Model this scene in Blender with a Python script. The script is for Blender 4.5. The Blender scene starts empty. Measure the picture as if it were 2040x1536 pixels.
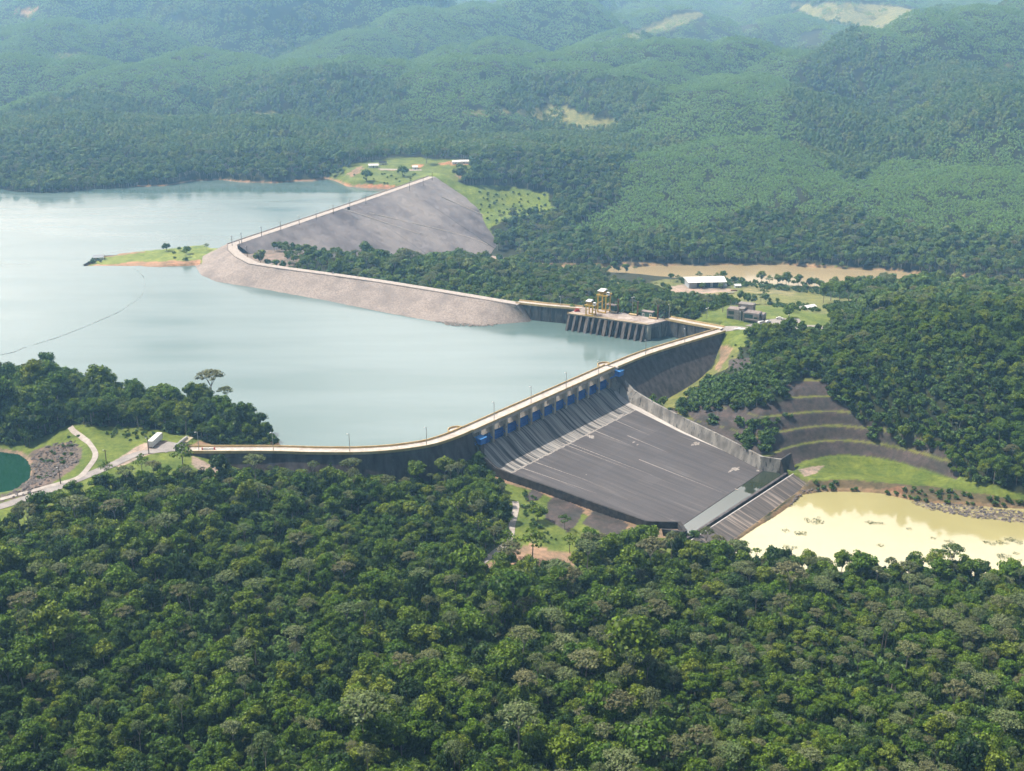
import bpy, math, random
import numpy as np
from mathutils import Vector, Matrix
R = math.radians
S = bpy.context.scene
COL = S.collection
# ------------------------------------------------------------------ camera
H = 222.0                                   # camera height above the reservoir surface (z = 0)
FPX, CX, CY = 2400.0, 1020.0, 768.0         # focal length and centre in photograph pixels (2040 x 1536)
TH = math.atan((CY + 60.0) / FPX)           # downward pitch
cam = bpy.data.cameras.new('camera'); camo = bpy.data.objects.new('camera', cam); COL.objects.link(camo)
camo.location = (0, 0, H); camo.rotation_euler = (math.pi/2 - TH, 0, 0)
cam.sensor_width = 36; cam.lens = 36 * FPX / 2040; cam.clip_start = 1; cam.clip_end = 20000
S.camera = camo
# ------------------------------------------------------------------ light
SUN_AZ, SUN_EL = -80.0, 58.0                # azimuth from +Y, clockwise
sl = bpy.data.lights.new('sun', 'SUN'); so = bpy.data.objects.new('sun', sl); COL.objects.link(so)
sl.energy = 5.0; sl.angle = R(0.53); sl.color = (1.0, 0.955, 0.88)
sd_ = Vector((math.sin(R(SUN_AZ))*math.cos(R(SUN_EL)), math.cos(R(SUN_AZ))*math.cos(R(SUN_EL)), math.sin(R(SUN_EL))))
so.rotation_euler = sd_.to_track_quat('Z', 'Y').to_euler(); so.location = (-300, 300, 600)
W = bpy.data.worlds.new('World'); S.world = W; W.use_nodes = True
nt = W.node_tree; nt.nodes.clear()
def nd(t, kind, **kw):
    n = t.nodes.new(kind)
    for k, v in kw.items(): setattr(n, k, v)
    return n
sky = nd(nt, 'ShaderNodeTexSky', sky_type='NISHITA'); sky.sun_disc = False
sky.sun_elevation = R(SUN_EL); sky.sun_rotation = R(SUN_AZ) % (2*math.pi); sky.air_density = 1.0; sky.dust_density = 2.0; sky.ozone_density = 1.0
bg = nd(nt, 'ShaderNodeBackground'); bg.inputs[1].default_value = 0.052
wo = nd(nt, 'ShaderNodeOutputWorld')
tc = nd(nt, 'ShaderNodeTexCoord'); mp = nd(nt, 'ShaderNodeMapping'); mp.inputs['Scale'].default_value = (1.3, 1.3, 3.2); mp.inputs['Location'].default_value = (3.1, 0.4, 0.0)
ns = nd(nt, 'ShaderNodeTexNoise'); ns.inputs['Scale'].default_value = 1.6; ns.inputs['Detail'].default_value = 7; ns.inputs['Roughness'].default_value = 0.55
rmp = nd(nt, 'ShaderNodeValToRGB'); rmp.color_ramp.elements[0].position = 0.34; rmp.color_ramp.elements[1].position = 0.60
mx = nd(nt, 'ShaderNodeMix', data_type='RGBA'); mx.inputs['B'].default_value = (110.0, 115.0, 123.0, 1)      # bright sunlit cumulus bank
L = nt.links.new
L(tc.outputs['Generated'], mp.inputs[0]); L(mp.outputs[0], ns.inputs[0]); L(ns.outputs[0], rmp.inputs[0])
sep = nd(nt, 'ShaderNodeSeparateXYZ'); L(tc.outputs['Generated'], sep.inputs[0])
def ramp4(sock, p):
    r_ = nd(nt, 'ShaderNodeValToRGB'); e_ = r_.color_ramp.elements; [e_.new(.5) for _ in p[2:]]
    for q, (a_, v_) in zip(e_, p): q.position = a_; q.color = (v_, v_, v_, 1)
    L(sock, r_.inputs[0]); return r_.outputs[0]
el_ = ramp4(sep.outputs['Z'], [(.07, 0), (.17, .44), (.34, .48), (.405, .54), (.445, 1), (.70, 0)])
mr = nd(nt, 'ShaderNodeMapRange'); mr.inputs['From Min'].default_value = -1; L(sep.outputs['Y'], mr.inputs[0])
az_ = ramp4(mr.outputs[0], [(.60, 0), (.82, 1), (.99, 1), (1.0, 1)])
k1 = nd(nt, 'ShaderNodeMath', operation='MULTIPLY'); k2 = nd(nt, 'ShaderNodeMath', operation='MULTIPLY'); L(el_, k1.inputs[0]); L(az_, k1.inputs[1]); L(k1.outputs[0], k2.inputs[0]); L(rmp.outputs[0], k2.inputs[1]); L(k2.outputs[0], mx.inputs['Factor']); L(sky.outputs[0], mx.inputs['A']); L(mx.outputs['Result'], bg.inputs[0]); L(bg.outputs[0], wo.inputs[0])
S.view_settings.view_transform = 'Standard'; S.view_settings.look = 'None'; S.view_settings.exposure = 0.32; S.view_settings.gamma = 1.0
S.render.engine = 'CYCLES'
cy = S.cycles; cy.max_bounces = 5; cy.diffuse_bounces = 2; cy.glossy_bounces = 2; cy.transmission_bounces = 2; cy.volume_bounces = 0; cy.transparent_max_bounces = 4
cy.use_denoising = True; cy.caustics_reflective = False; cy.caustics_refractive = False; cy.sample_clamp_indirect = 4

# ------------------------------------------------------------------ helpers
cosT, sinT = math.cos(TH), math.sin(TH)
def at(px, py, z=0.0):
    """World point at height z that lies under a photograph pixel."""
    u, v = px - CX, CY - py
    t = (z - H) / (v*cosT - FPX*sinT)
    return Vector((u*t, (FPX*cosT + v*sinT)*t, z))
def pixel(x, y, z):
    zz = z - H
    zf = y*cosT - zz*sinT
    return CX + FPX*x/zf, CY - FPX*(y*sinT + zz*cosT)/zf
def tag(o, label=None, cat=None, group=None, kind=None):
    if label: o['label'] = label
    if cat: o['category'] = cat
    if group: o['group'] = group
    if kind: o['kind'] = kind
    return o
def thing(name, label, cat, loc=(0, 0, 0), rz=0.0, group=None):
    o = bpy.data.objects.new(name, None); COL.objects.link(o)
    o.location = loc; o.rotation_euler = (0, 0, rz); o.empty_display_size = 1
    return tag(o, label, cat, group)
def copy_tree(o, loc, rz=0.0, sc=None, label=None, group=None):
    kids = list(o.children)
    c = o.copy(); COL.objects.link(c); c.location = loc; c.rotation_euler = (0, 0, rz)
    if sc is not None: c.scale = sc if hasattr(sc, '__len__') else (sc, sc, sc)
    if label: c['label'] = label
    if group: c['group'] = group
    for k in kids:
        kk = k.copy(); COL.objects.link(kk); kk.parent = c
        for g in list(k.children):
            gg = g.copy(); COL.objects.link(gg); gg.parent = kk
    return c
class MB:
    """Collects boxes, prisms and tubes; build() links them as one mesh object."""
    def __init__(s): s.v = []; s.f = []
    def add(s, vs, fs):
        b = len(s.v); s.v += [tuple(p) for p in vs]; s.f += [tuple(i + b for i in f) for f in fs]; return s
    def box(s, c, d, rz=0.0):
        x, y, z = d[0]/2, d[1]/2, d[2]/2; ca, sa = math.cos(rz), math.sin(rz)
        vs = [(c[0] + a*x*ca - b*y*sa, c[1] + a*x*sa + b*y*ca, c[2] + e*z) for e in (-1, 1) for a, b in ((-1, -1), (1, -1), (1, 1), (-1, 1))]
        return s.add(vs, [(3, 2, 1, 0), (4, 5, 6, 7), (0, 1, 5, 4), (1, 2, 6, 5), (2, 3, 7, 6), (3, 0, 4, 7)])
    def prism(s, pts, z0, z1):
        n = len(pts)
        return s.add([(p[0], p[1], z0) for p in pts] + [(p[0], p[1], z1) for p in pts],
                     [tuple(range(n))[::-1], tuple(range(n, 2*n))] + [(i, (i+1) % n, n + (i+1) % n, n + i) for i in range(n)])
    def hull8(s, lo, hi):
        return s.add(list(lo) + list(hi), [(3, 2, 1, 0), (4, 5, 6, 7), (0, 1, 5, 4), (1, 2, 6, 5), (2, 3, 7, 6), (3, 0, 4, 7)])
    def tube(s, pts, rs, n=6):
        pts = [Vector(p) for p in pts]
        if not hasattr(rs, '__len__'): rs = [rs]*len(pts)
        b = len(s.v)
        for i, p in enumerate(pts):
            t = (pts[min(i+1, len(pts)-1)] - pts[max(i-1, 0)]).normalized()
            u = t.orthogonal().normalized(); w = t.cross(u)
            for k in range(n):
                a = 2*math.pi*k/n; s.v.append(tuple(p + (u*math.cos(a) + w*math.sin(a))*rs[i]))
        for i in range(len(pts)-1):
            for k in range(n):
                s.f.append((b+i*n+k, b+i*n+(k+1) % n, b+(i+1)*n+(k+1) % n, b+(i+1)*n+k))
        s.f.append(tuple(b+k for k in range(n))[::-1]); s.f.append(tuple(b+(len(pts)-1)*n+k for k in range(n)))
        return s
    def loft(s, rows, closed=False):
        """rows: equal-length lists of points."""
        b = len(s.v); m = len(rows[0])
        for r in rows: s.v += [tuple(p) for p in r]
        for i in range(len(rows)-1):
            for k in range(m if closed else m-1):
                s.f.append((b+i*m+k, b+i*m+(k+1) % m, b+(i+1)*m+(k+1) % m, b+(i+1)*m+k))
        return s
    def build(s, name, mat, parent=None, smooth=False):
        me = bpy.data.meshes.new(name); me.from_pydata(s.v, [], s.f); me.update()
        o = bpy.data.objects.new(name, me); COL.objects.link(o)
        if mat: me.materials.append(mat)
        if parent: o.parent = parent
        if smooth: me.polygons.foreach_set('use_smooth', [True]*len(me.polygons))
        return o
def np_mesh(name, V, quads, mats=(), midx=None, v=None, tris=None):
    me = bpy.data.meshes.new(name)
    nq = len(quads); nt_ = 0 if tris is None else len(tris)
    me.vertices.add(len(V)); me.vertices.foreach_set('co', np.asarray(V, np.float32).ravel())
    loops = np.asarray(quads, np.int32).ravel()
    starts = np.arange(nq)*4
    if nt_:
        starts = np.concatenate([starts, nq*4 + np.arange(nt_)*3]); loops = np.concatenate([loops, np.asarray(tris, np.int32).ravel()])
    me.loops.add(len(loops)); me.loops.foreach_set('vertex_index', loops)
    me.polygons.add(nq + nt_); me.polygons.foreach_set('loop_start', starts.astype(np.int32))
    for m in mats: me.materials.append(m)
    if midx is not None: me.polygons.foreach_set('material_index', np.asarray(midx, np.int32))
    if v is not None:
        a = me.attributes.new('v', 'FLOAT', 'FACE'); a.data.foreach_set('value', np.asarray(v, np.float32))
    me.update(calc_edges=True); me.validate()
    return me
# numpy value noise
def _h(ix, iy, seed):
    n = (ix.astype(np.int64)*374761393 + iy.astype(np.int64)*668265263 + seed*1442695041) & 0xffffffff
    n = ((n ^ (n >> 13))*1274126177) & 0xffffffff
    n = ((n ^ (n >> 15))*2246822519) & 0xffffffff
    return ((n ^ (n >> 16)) & 0xffff)/65535.0
def vnoise(x, y, seed=0):
    ix, iy = np.floor(x), np.floor(y); fx, fy = x-ix, y-iy
    fx = fx*fx*fx*(fx*(fx*6-15)+10); fy = fy*fy*fy*(fy*(fy*6-15)+10)
    a, b, c, d = _h(ix, iy, seed), _h(ix+1, iy, seed), _h(ix, iy+1, seed), _h(ix+1, iy+1, seed)
    return (a*(1-fx)+b*fx)*(1-fy) + (c*(1-fx)+d*fx)*fy
def fbm(x, y, sc, oct=3, seed=0):
    t = 0; am = 1; tot = 0
    for o in range(oct):
        t = t + am*(vnoise(x/sc*2**o + 17.3*o, y/sc*2**o - 9.1*o, seed+o)*2-1); tot += am; am *= .5
    return t/tot
def inpoly(X, Y, poly):
    c = np.zeros(X.shape, bool); n = len(poly); j = n-1
    for i in range(n):
        xi, yi, xj, yj = poly[i][0], poly[i][1], poly[j][0], poly[j][1]
        if yi != yj:
            c ^= ((yi > Y) != (yj > Y)) & (X < (xj-xi)*(Y-yi)/(yj-yi)+xi)
        j = i
    return c
def segdist(X, Y, segs):
    d = np.full(X.shape, 1e18)
    for (ax, ay), (bx, by) in segs:
        dx, dy = bx-ax, by-ay; l2 = dx*dx+dy*dy+1e-9
        t = np.clip(((X-ax)*dx+(Y-ay)*dy)/l2, 0, 1)
        d = np.minimum(d, (X-ax-t*dx)**2+(Y-ay-t*dy)**2)
    return np.sqrt(d)
# ------------------------------------------------------------------ materials
def newmat(name):
    m = bpy.data.materials.new(name); m.use_nodes = True
    t = m.node_tree; b = t.nodes['Principled BSDF']; b.inputs['Specular IOR Level'].default_value = 0.25
    return m, t, b
def surf(name, c1, c2, scale=0.3, rough=0.85, stretch=(1, 1, 1), detail=6, lo=0.35, hi=0.65, c3=None, scale3=2.0, lo3=.55, hi3=.7, metallic=0.0, bump=0.0, space='Object', rot=0.0):
    """Two-tone noise (optionally with a third tone of stains or streaks) in the object's own space."""
    m, t, b = newmat(name); l = t.links.new
    tcn = nd(t, 'ShaderNodeTexCoord'); mpn = nd(t, 'ShaderNodeMapping'); mpn.inputs['Scale'].default_value = stretch; mpn.inputs['Rotation'].default_value = (0, 0, rot)
    nn = nd(t, 'ShaderNodeTexNoise'); nn.inputs['Scale'].default_value = scale; nn.inputs['Detail'].default_value = detail
    r = nd(t, 'ShaderNodeValToRGB'); e = r.color_ramp.elements; e[0].position = lo; e[1].position = hi; e[0].color = (*c1, 1); e[1].color = (*c2, 1)
    l(tcn.outputs[space], mpn.inputs[0]); l(mpn.outputs[0], nn.inputs[0]); l(nn.outputs[0], r.inputs[0])
    out = r.outputs[0]
    if c3:
        n3 = nd(t, 'ShaderNodeTexNoise'); n3.inputs['Scale'].default_value = scale3; n3.inputs['Detail'].default_value = 5; l(mpn.outputs[0], n3.inputs[0])
        r3 = nd(t, 'ShaderNodeValToRGB'); r3.color_ramp.elements[0].position = lo3; r3.color_ramp.elements[1].position = hi3
        mm = nd(t, 'ShaderNodeMix', data_type='RGBA'); mm.inputs['B'].default_value = (*c3, 1)
        l(n3.outputs[0], r3.inputs[0]); l(r3.outputs[0], mm.inputs['Factor']); l(out, mm.inputs['A']); out = mm.outputs['Result']
    l(out, b.inputs['Base Color']); b.inputs['Roughness'].default_value = rough; b.inputs['Metallic'].default_value = metallic
    if bump:
        bp = nd(t, 'ShaderNodeBump'); bp.inputs['Strength'].default_value = bump; bp.inputs['Distance'].default_value = 1.0
        l(nn.outputs[0], bp.inputs['Height']); l(bp.outputs[0], b.inputs['Normal'])
    return m
def leafmat(name, cols, trans=0.16, hue=1.0):
    m, t, b = newmat(name); l = t.links.new
    oi = nd(t, 'ShaderNodeObjectInfo'); r = nd(t, 'ShaderNodeValToRGB'); el = r.color_ramp.elements
    while len(el) < len(cols): el.new(0.5)
    for i, c in enumerate(cols): el[i].position = i/(len(cols)-1); el[i].color = (*c, 1)
    l(oi.outputs['Random'], r.inputs[0])
    at_ = nd(t, 'ShaderNodeAttribute', attribute_name='v'); mul = nd(t, 'ShaderNodeMix', data_type='RGBA', blend_type='MULTIPLY'); mul.inputs['Factor'].default_value = 1
    l(r.outputs[0], mul.inputs['A']); l(at_.outputs['Fac'], mul.inputs['B'])
    t.nodes.remove(b)
    df = nd(t, 'ShaderNodeBsdfDiffuse'); tr = nd(t, 'ShaderNodeBsdfTranslucent'); gl = nd(t, 'ShaderNodeBsdfGlossy'); gl.inputs['Roughness'].default_value = .45; gl.inputs['Color'].default_value = (.5, .5, .5, 1)
    a = nd(t, 'ShaderNodeMixShader'); a.inputs[0].default_value = trans
    g = nd(t, 'ShaderNodeMixShader'); g.inputs[0].default_value = .025
    l(mul.outputs['Result'], df.inputs[0]); l(mul.outputs['Result'], tr.inputs[0]); l(df.outputs[0], a.inputs[1]); l(tr.outputs[0], a.inputs[2])
    l(a.outputs[0], g.inputs[1]); l(gl.outputs[0], g.inputs[2]); l(g.outputs[0], t.nodes['Material Output'].inputs[0])
    return m
def plain(name, c, rough=0.6, var=0.12, scale=1.5, metallic=0.0):
    return surf(name, tuple(x*(1-var) for x in c), tuple(min(1, x*(1+var)) for x in c), scale, rough, metallic=metallic)
M = {}
M['road'] = surf('road_concrete', (.42, .38, .34), (.56, .51, .47), .35, .9, c3=(.66, .62, .58), scale3=.5)
M['asphalt'] = surf('pale_asphalt', (.27, .25, .24), (.38, .35, .33), .25, .9)
M['parapet'] = surf('yellow_parapet', (.50, .36, .15), (.66, .52, .28), .3, .8)
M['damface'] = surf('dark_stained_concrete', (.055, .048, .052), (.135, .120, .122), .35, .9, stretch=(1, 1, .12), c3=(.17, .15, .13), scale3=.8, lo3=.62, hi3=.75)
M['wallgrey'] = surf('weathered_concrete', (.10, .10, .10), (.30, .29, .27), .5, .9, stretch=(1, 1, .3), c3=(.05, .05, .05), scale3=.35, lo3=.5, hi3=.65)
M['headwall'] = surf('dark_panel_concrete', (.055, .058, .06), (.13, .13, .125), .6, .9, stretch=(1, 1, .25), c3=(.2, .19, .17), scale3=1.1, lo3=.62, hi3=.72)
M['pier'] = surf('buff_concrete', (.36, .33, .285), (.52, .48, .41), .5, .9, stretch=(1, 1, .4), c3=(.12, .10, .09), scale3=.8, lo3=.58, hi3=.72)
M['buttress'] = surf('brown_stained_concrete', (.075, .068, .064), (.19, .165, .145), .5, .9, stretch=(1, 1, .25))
M['intakedeck'] = surf('stained_deck', (.30, .25, .22), (.52, .46, .42), .12, .9, c3=(.22, .17, .14), scale3=.3, lo3=.5, hi3=.7)
M['bluesteel'] = plain('blue_steel', (.035, .21, .75), .45)
M['yellowsteel'] = plain('yellow_steel', (.58, .38, .05), .5)
M['rust'] = surf('rusty_steel', (.10, .055, .025), (.22, .12, .05), 1.0, .8)
M['green'] = plain('green_paint', (.08, .17, .12), .6)
M['white'] = plain('white_paint', (.80, .80, .78), .5, .04)
M['whiteroof'] = surf('white_sheet_roof', (.70, .72, .72), (.85, .86, .86), .4, .45, stretch=(4, .3, 1))
M['pole'] = plain('galvanised_pole', (.42, .43, .42), .5, metallic=.3)
M['lamp'] = plain('lamp_glass', (.75, .76, .74), .3, .03)
M['wood'] = plain('timber_pole', (.16, .12, .09), .8)
M['blockwork'] = surf('grey_blockwork', (.20, .185, .175), (.30, .28, .26), .8, .9)
M['glass'] = plain('tinted_green_glass', (.035, .075, .065), .12, .1)
M['dark'] = plain('dark_opening', (.02, .02, .02), .8)
M['red'] = plain('red_paint', (.45, .05, .03), .5)
M['rustroof'] = surf('old_sheet_roof', (.22, .17, .15), (.34, .30, .28), .8, .8)
M['greyroof'] = plain('grey_blue_roof', (.38, .43, .48), .6)
M['tyre'] = plain('black_rubber', (.02, .02, .02), .8)
M['bark'] = surf('pale_bark', (.20, .175, .15), (.36, .33, .29), 1.0, .9)
M['rock'] = surf('dark_rubble', (.09, .08, .078), (.25, .22, .205), .8, .95)
M['float'] = plain('grey_floats', (.48, .50, .50), .7)
M['drift'] = surf('driftwood', (.22, .18, .14), (.42, .37, .32), .9, .9)
M['skin'] = plain('skin', (.35, .2, .13), .6); M['orange'] = plain('orange_cloth', (.65, .22, .04), .8); M['navy'] = plain('dark_cloth', (.04, .045, .06), .8)
# leaves
LG = leafmat('leaf_mid', [(.062, .125, .010), (.140, .218, .016), (.088, .170, .013), (.185, .238, .026), (.105, .196, .012), (.062, .130, .016)])
LD = leafmat('leaf_dark', [(.022, .055, .012), (.042, .088, .015), (.060, .112, .018)])
LN = leafmat('leaf_brownish', [(.150, .150, .066), (.170, .175, .080), (.120, .145, .055)], .15)
LP = leafmat('leaf_pale', [(.140, .190, .066), (.180, .210, .092), (.120, .180, .056), (.190, .195, .085)], .15)
LL = leafmat('leaf_lime', [(.080, .165, .022), (.105, .185, .030), (.065, .14, .03)])
LB = leafmat('leaf_bush', [(.065, .135, .028), (.105, .175, .040), (.075, .15, .024)])
LT = leafmat('leaf_plantation', [(.135, .270, .058), (.170, .305, .072), (.150, .288, .060)], .25)
LF = leafmat('leaf_far', [(.052, .125, .026), (.130, .210, .042), (.082, .168, .032), (.180, .232, .060)], .22)
LW = leafmat('leaf_weed', [(.12, .15, .05), (.16, .17, .07)], .1)

# ------------------------------------------------------------------ spillway frame: s along the crest, n downstream
CREST = 10.5
A0 = at(909, 858, CREST); B0 = at(1205, 728, CREST)
dv = (B0 - A0).normalized(); nv = Vector((dv.y, -dv.x, 0))
SROT = math.atan2(dv.y, dv.x)
def sn_world(s, n, z=0.0):
    p = A0 + dv*s + nv*n; return Vector((p.x, p.y, z))
PROF = [(1.0, .4), (4.0, .2), (6.5, -.7), (9.0, -2.2), (12.0, -4.4), (15.0, -6.4), (17.5, -7.7), (20.0, -8.5), (22.5, -9.0), (24.5, -9.3), (111.0, -18.0), (124.0, -18.6)]
def floor_z(n): return float(np.interp(n, [a for a, b in PROF], [b for a, b in PROF]))
LBASE = [(6.5, 3.0), (6.2, 9.0), (5.2, 14.0), (5.0, 21.0), (5.5, 29.0), (9.0, 58.7), (10.8, 79.8), (13.6, 101.4), (24.0, 112.4)]
RBASE = [(127.0, 3.0), (127.5, 9.0), (128.5, 14.0), (129.2, 20.0), (128.6, 25.2), (119.3, 57.8), (114.6, 84.3), (108.2, 110.4), (111.4, 119.5)]
LT_ = [(6.6, 3.0, 9.4), (6.3, 6.5, 6.0), (6.0, 9.5, 2.6), (5.4, 12.7, -.8), (5.0, 21, -4.8), (5.2, 29, -5.6), (9.2, 58.7, -8.7), (11, 79.8, -10.8), (13.6, 101.4, -13.0), (23.6, 112.4, -14.0)]
RT_ = [(129.5, 3.0, 9.6), (131.2, 6.5, 7.2), (132.2, 9.5, 4.6), (132.2, 14, 1.4), (131.2, 18, -.8), (129.6, 25.2, -2.3), (125.9, 36, -3.4), (120.4, 57.8, -5.5), (115.4, 84.3, -8.3), (109.0, 109.4, -10.8), (112.0, 118.6, -11.0)]
# crest road centreline of the concrete dam (pixels on the crest)
CL = [(372, 896), (450, 896), (545, 896), (620, 898), (700, 898.5), (765, 895.5), (815, 890), (860, 882), (905, 867), (931, 855.5), (1080, 791), (1221, 730), (1266, 711.5), (1300, 699.5), (1352, 683.5), (1437, 658.5)]
CLW = [at(px, py, CREST) for px, py in CL]

# ------------------------------------------------------------------ shorelines
RES = [(-900, 400, 1), (-250, 386, 1), (0, 377, 1), (20, 383, 1), (60, 385, 1), (130, 384, 1), (190, 378, 1), (240, 376, 1), (270, 373, 1), (330, 370, 1), (380, 361, 1), (440, 358, 1), (480, 363, 1), (550, 365, 1), (590, 361, 1),
       (625, 361, 1), (652, 356, 1), (672, 362, 1), (690, 371, 1), (730, 375, 1), (790, 378, 1), (815, 379, 0),
       (842, 370, 0), (447, 507, 0), (430, 500, 1), (415, 493, 1), (330, 499, 1), (250, 505, 1), (205, 507, 1), (180, 513, 1), (152, 528, 1), (160, 533, 1), (190, 532, 1), (260, 533, 1), (330, 531, 1), (388, 529, 1),
       (430, 535, 0), (505, 543, 0), (650, 562, 0), (860, 592, 0), (1030, 622, 0), (1150, 640, 0), (1333, 655, 0), (1440, 676, 0),
       (1352, 700, 0), (1300, 716, 0), (1266, 729, 0), (1221, 748, 0), (1080, 808, 0), (931, 873, 0), (860, 899, 0), (765, 913, 0), (700, 915, 0), (560, 913, 0),
       (556, 884, 1), (520, 850, 1), (470, 832, 1), (400, 815, 1), (300, 800, 1), (200, 788, 1), (50, 762, 1), (-100, 730, 1), (-900, 690, 1)]
POND = [(-200, 900), (0, 900), (38, 905), (55, 918), (63, 935), (58, 955), (42, 970), (10, 985), (-200, 1000)]
POOL = [(1440, 1100), (1470, 1076), (1505, 1052), (1545, 1028), (1578, 1005), (1596, 986), (1635, 980), (1700, 979), (1755, 983), (1830, 1000), (1900, 1005), (2040, 1014), (2400, 1030), (2400, 1150), (2040, 1150), (1800, 1143), (1620, 1138), (1500, 1122)]
RIV = [(1100, 530), (1215, 532), (1300, 530), (1400, 528.5), (1560, 527.5), (1620, 533), (1700, 537), (1760, 538), (1830, 546), (1905, 554), (2040, 565), (2300, 590), (2300, 620), (2040, 600), (1850, 596), (1740, 588), (1660, 578), (1580, 571), (1500, 565), (1440, 560), (1350, 556), (1240, 549), (1100, 545)]
ZP, ZR = -22.0, -42.0
w2 = lambda pts, z: [tuple(at(p[0], p[1], z)[:2]) for p in pts]
RESW, PONDW, POOLW, RIVW = w2(RES, 0), w2(POND, 0), w2(POOL, ZP), w2(RIV, ZR)
def segs_of(poly): return [(poly[i], poly[(i+1) % len(poly)]) for i in range(len(poly))]
NAT = [sg for i, sg in enumerate(segs_of(RESW)) if RES[i][2] and RES[(i+1) % len(RES)][2]]

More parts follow.
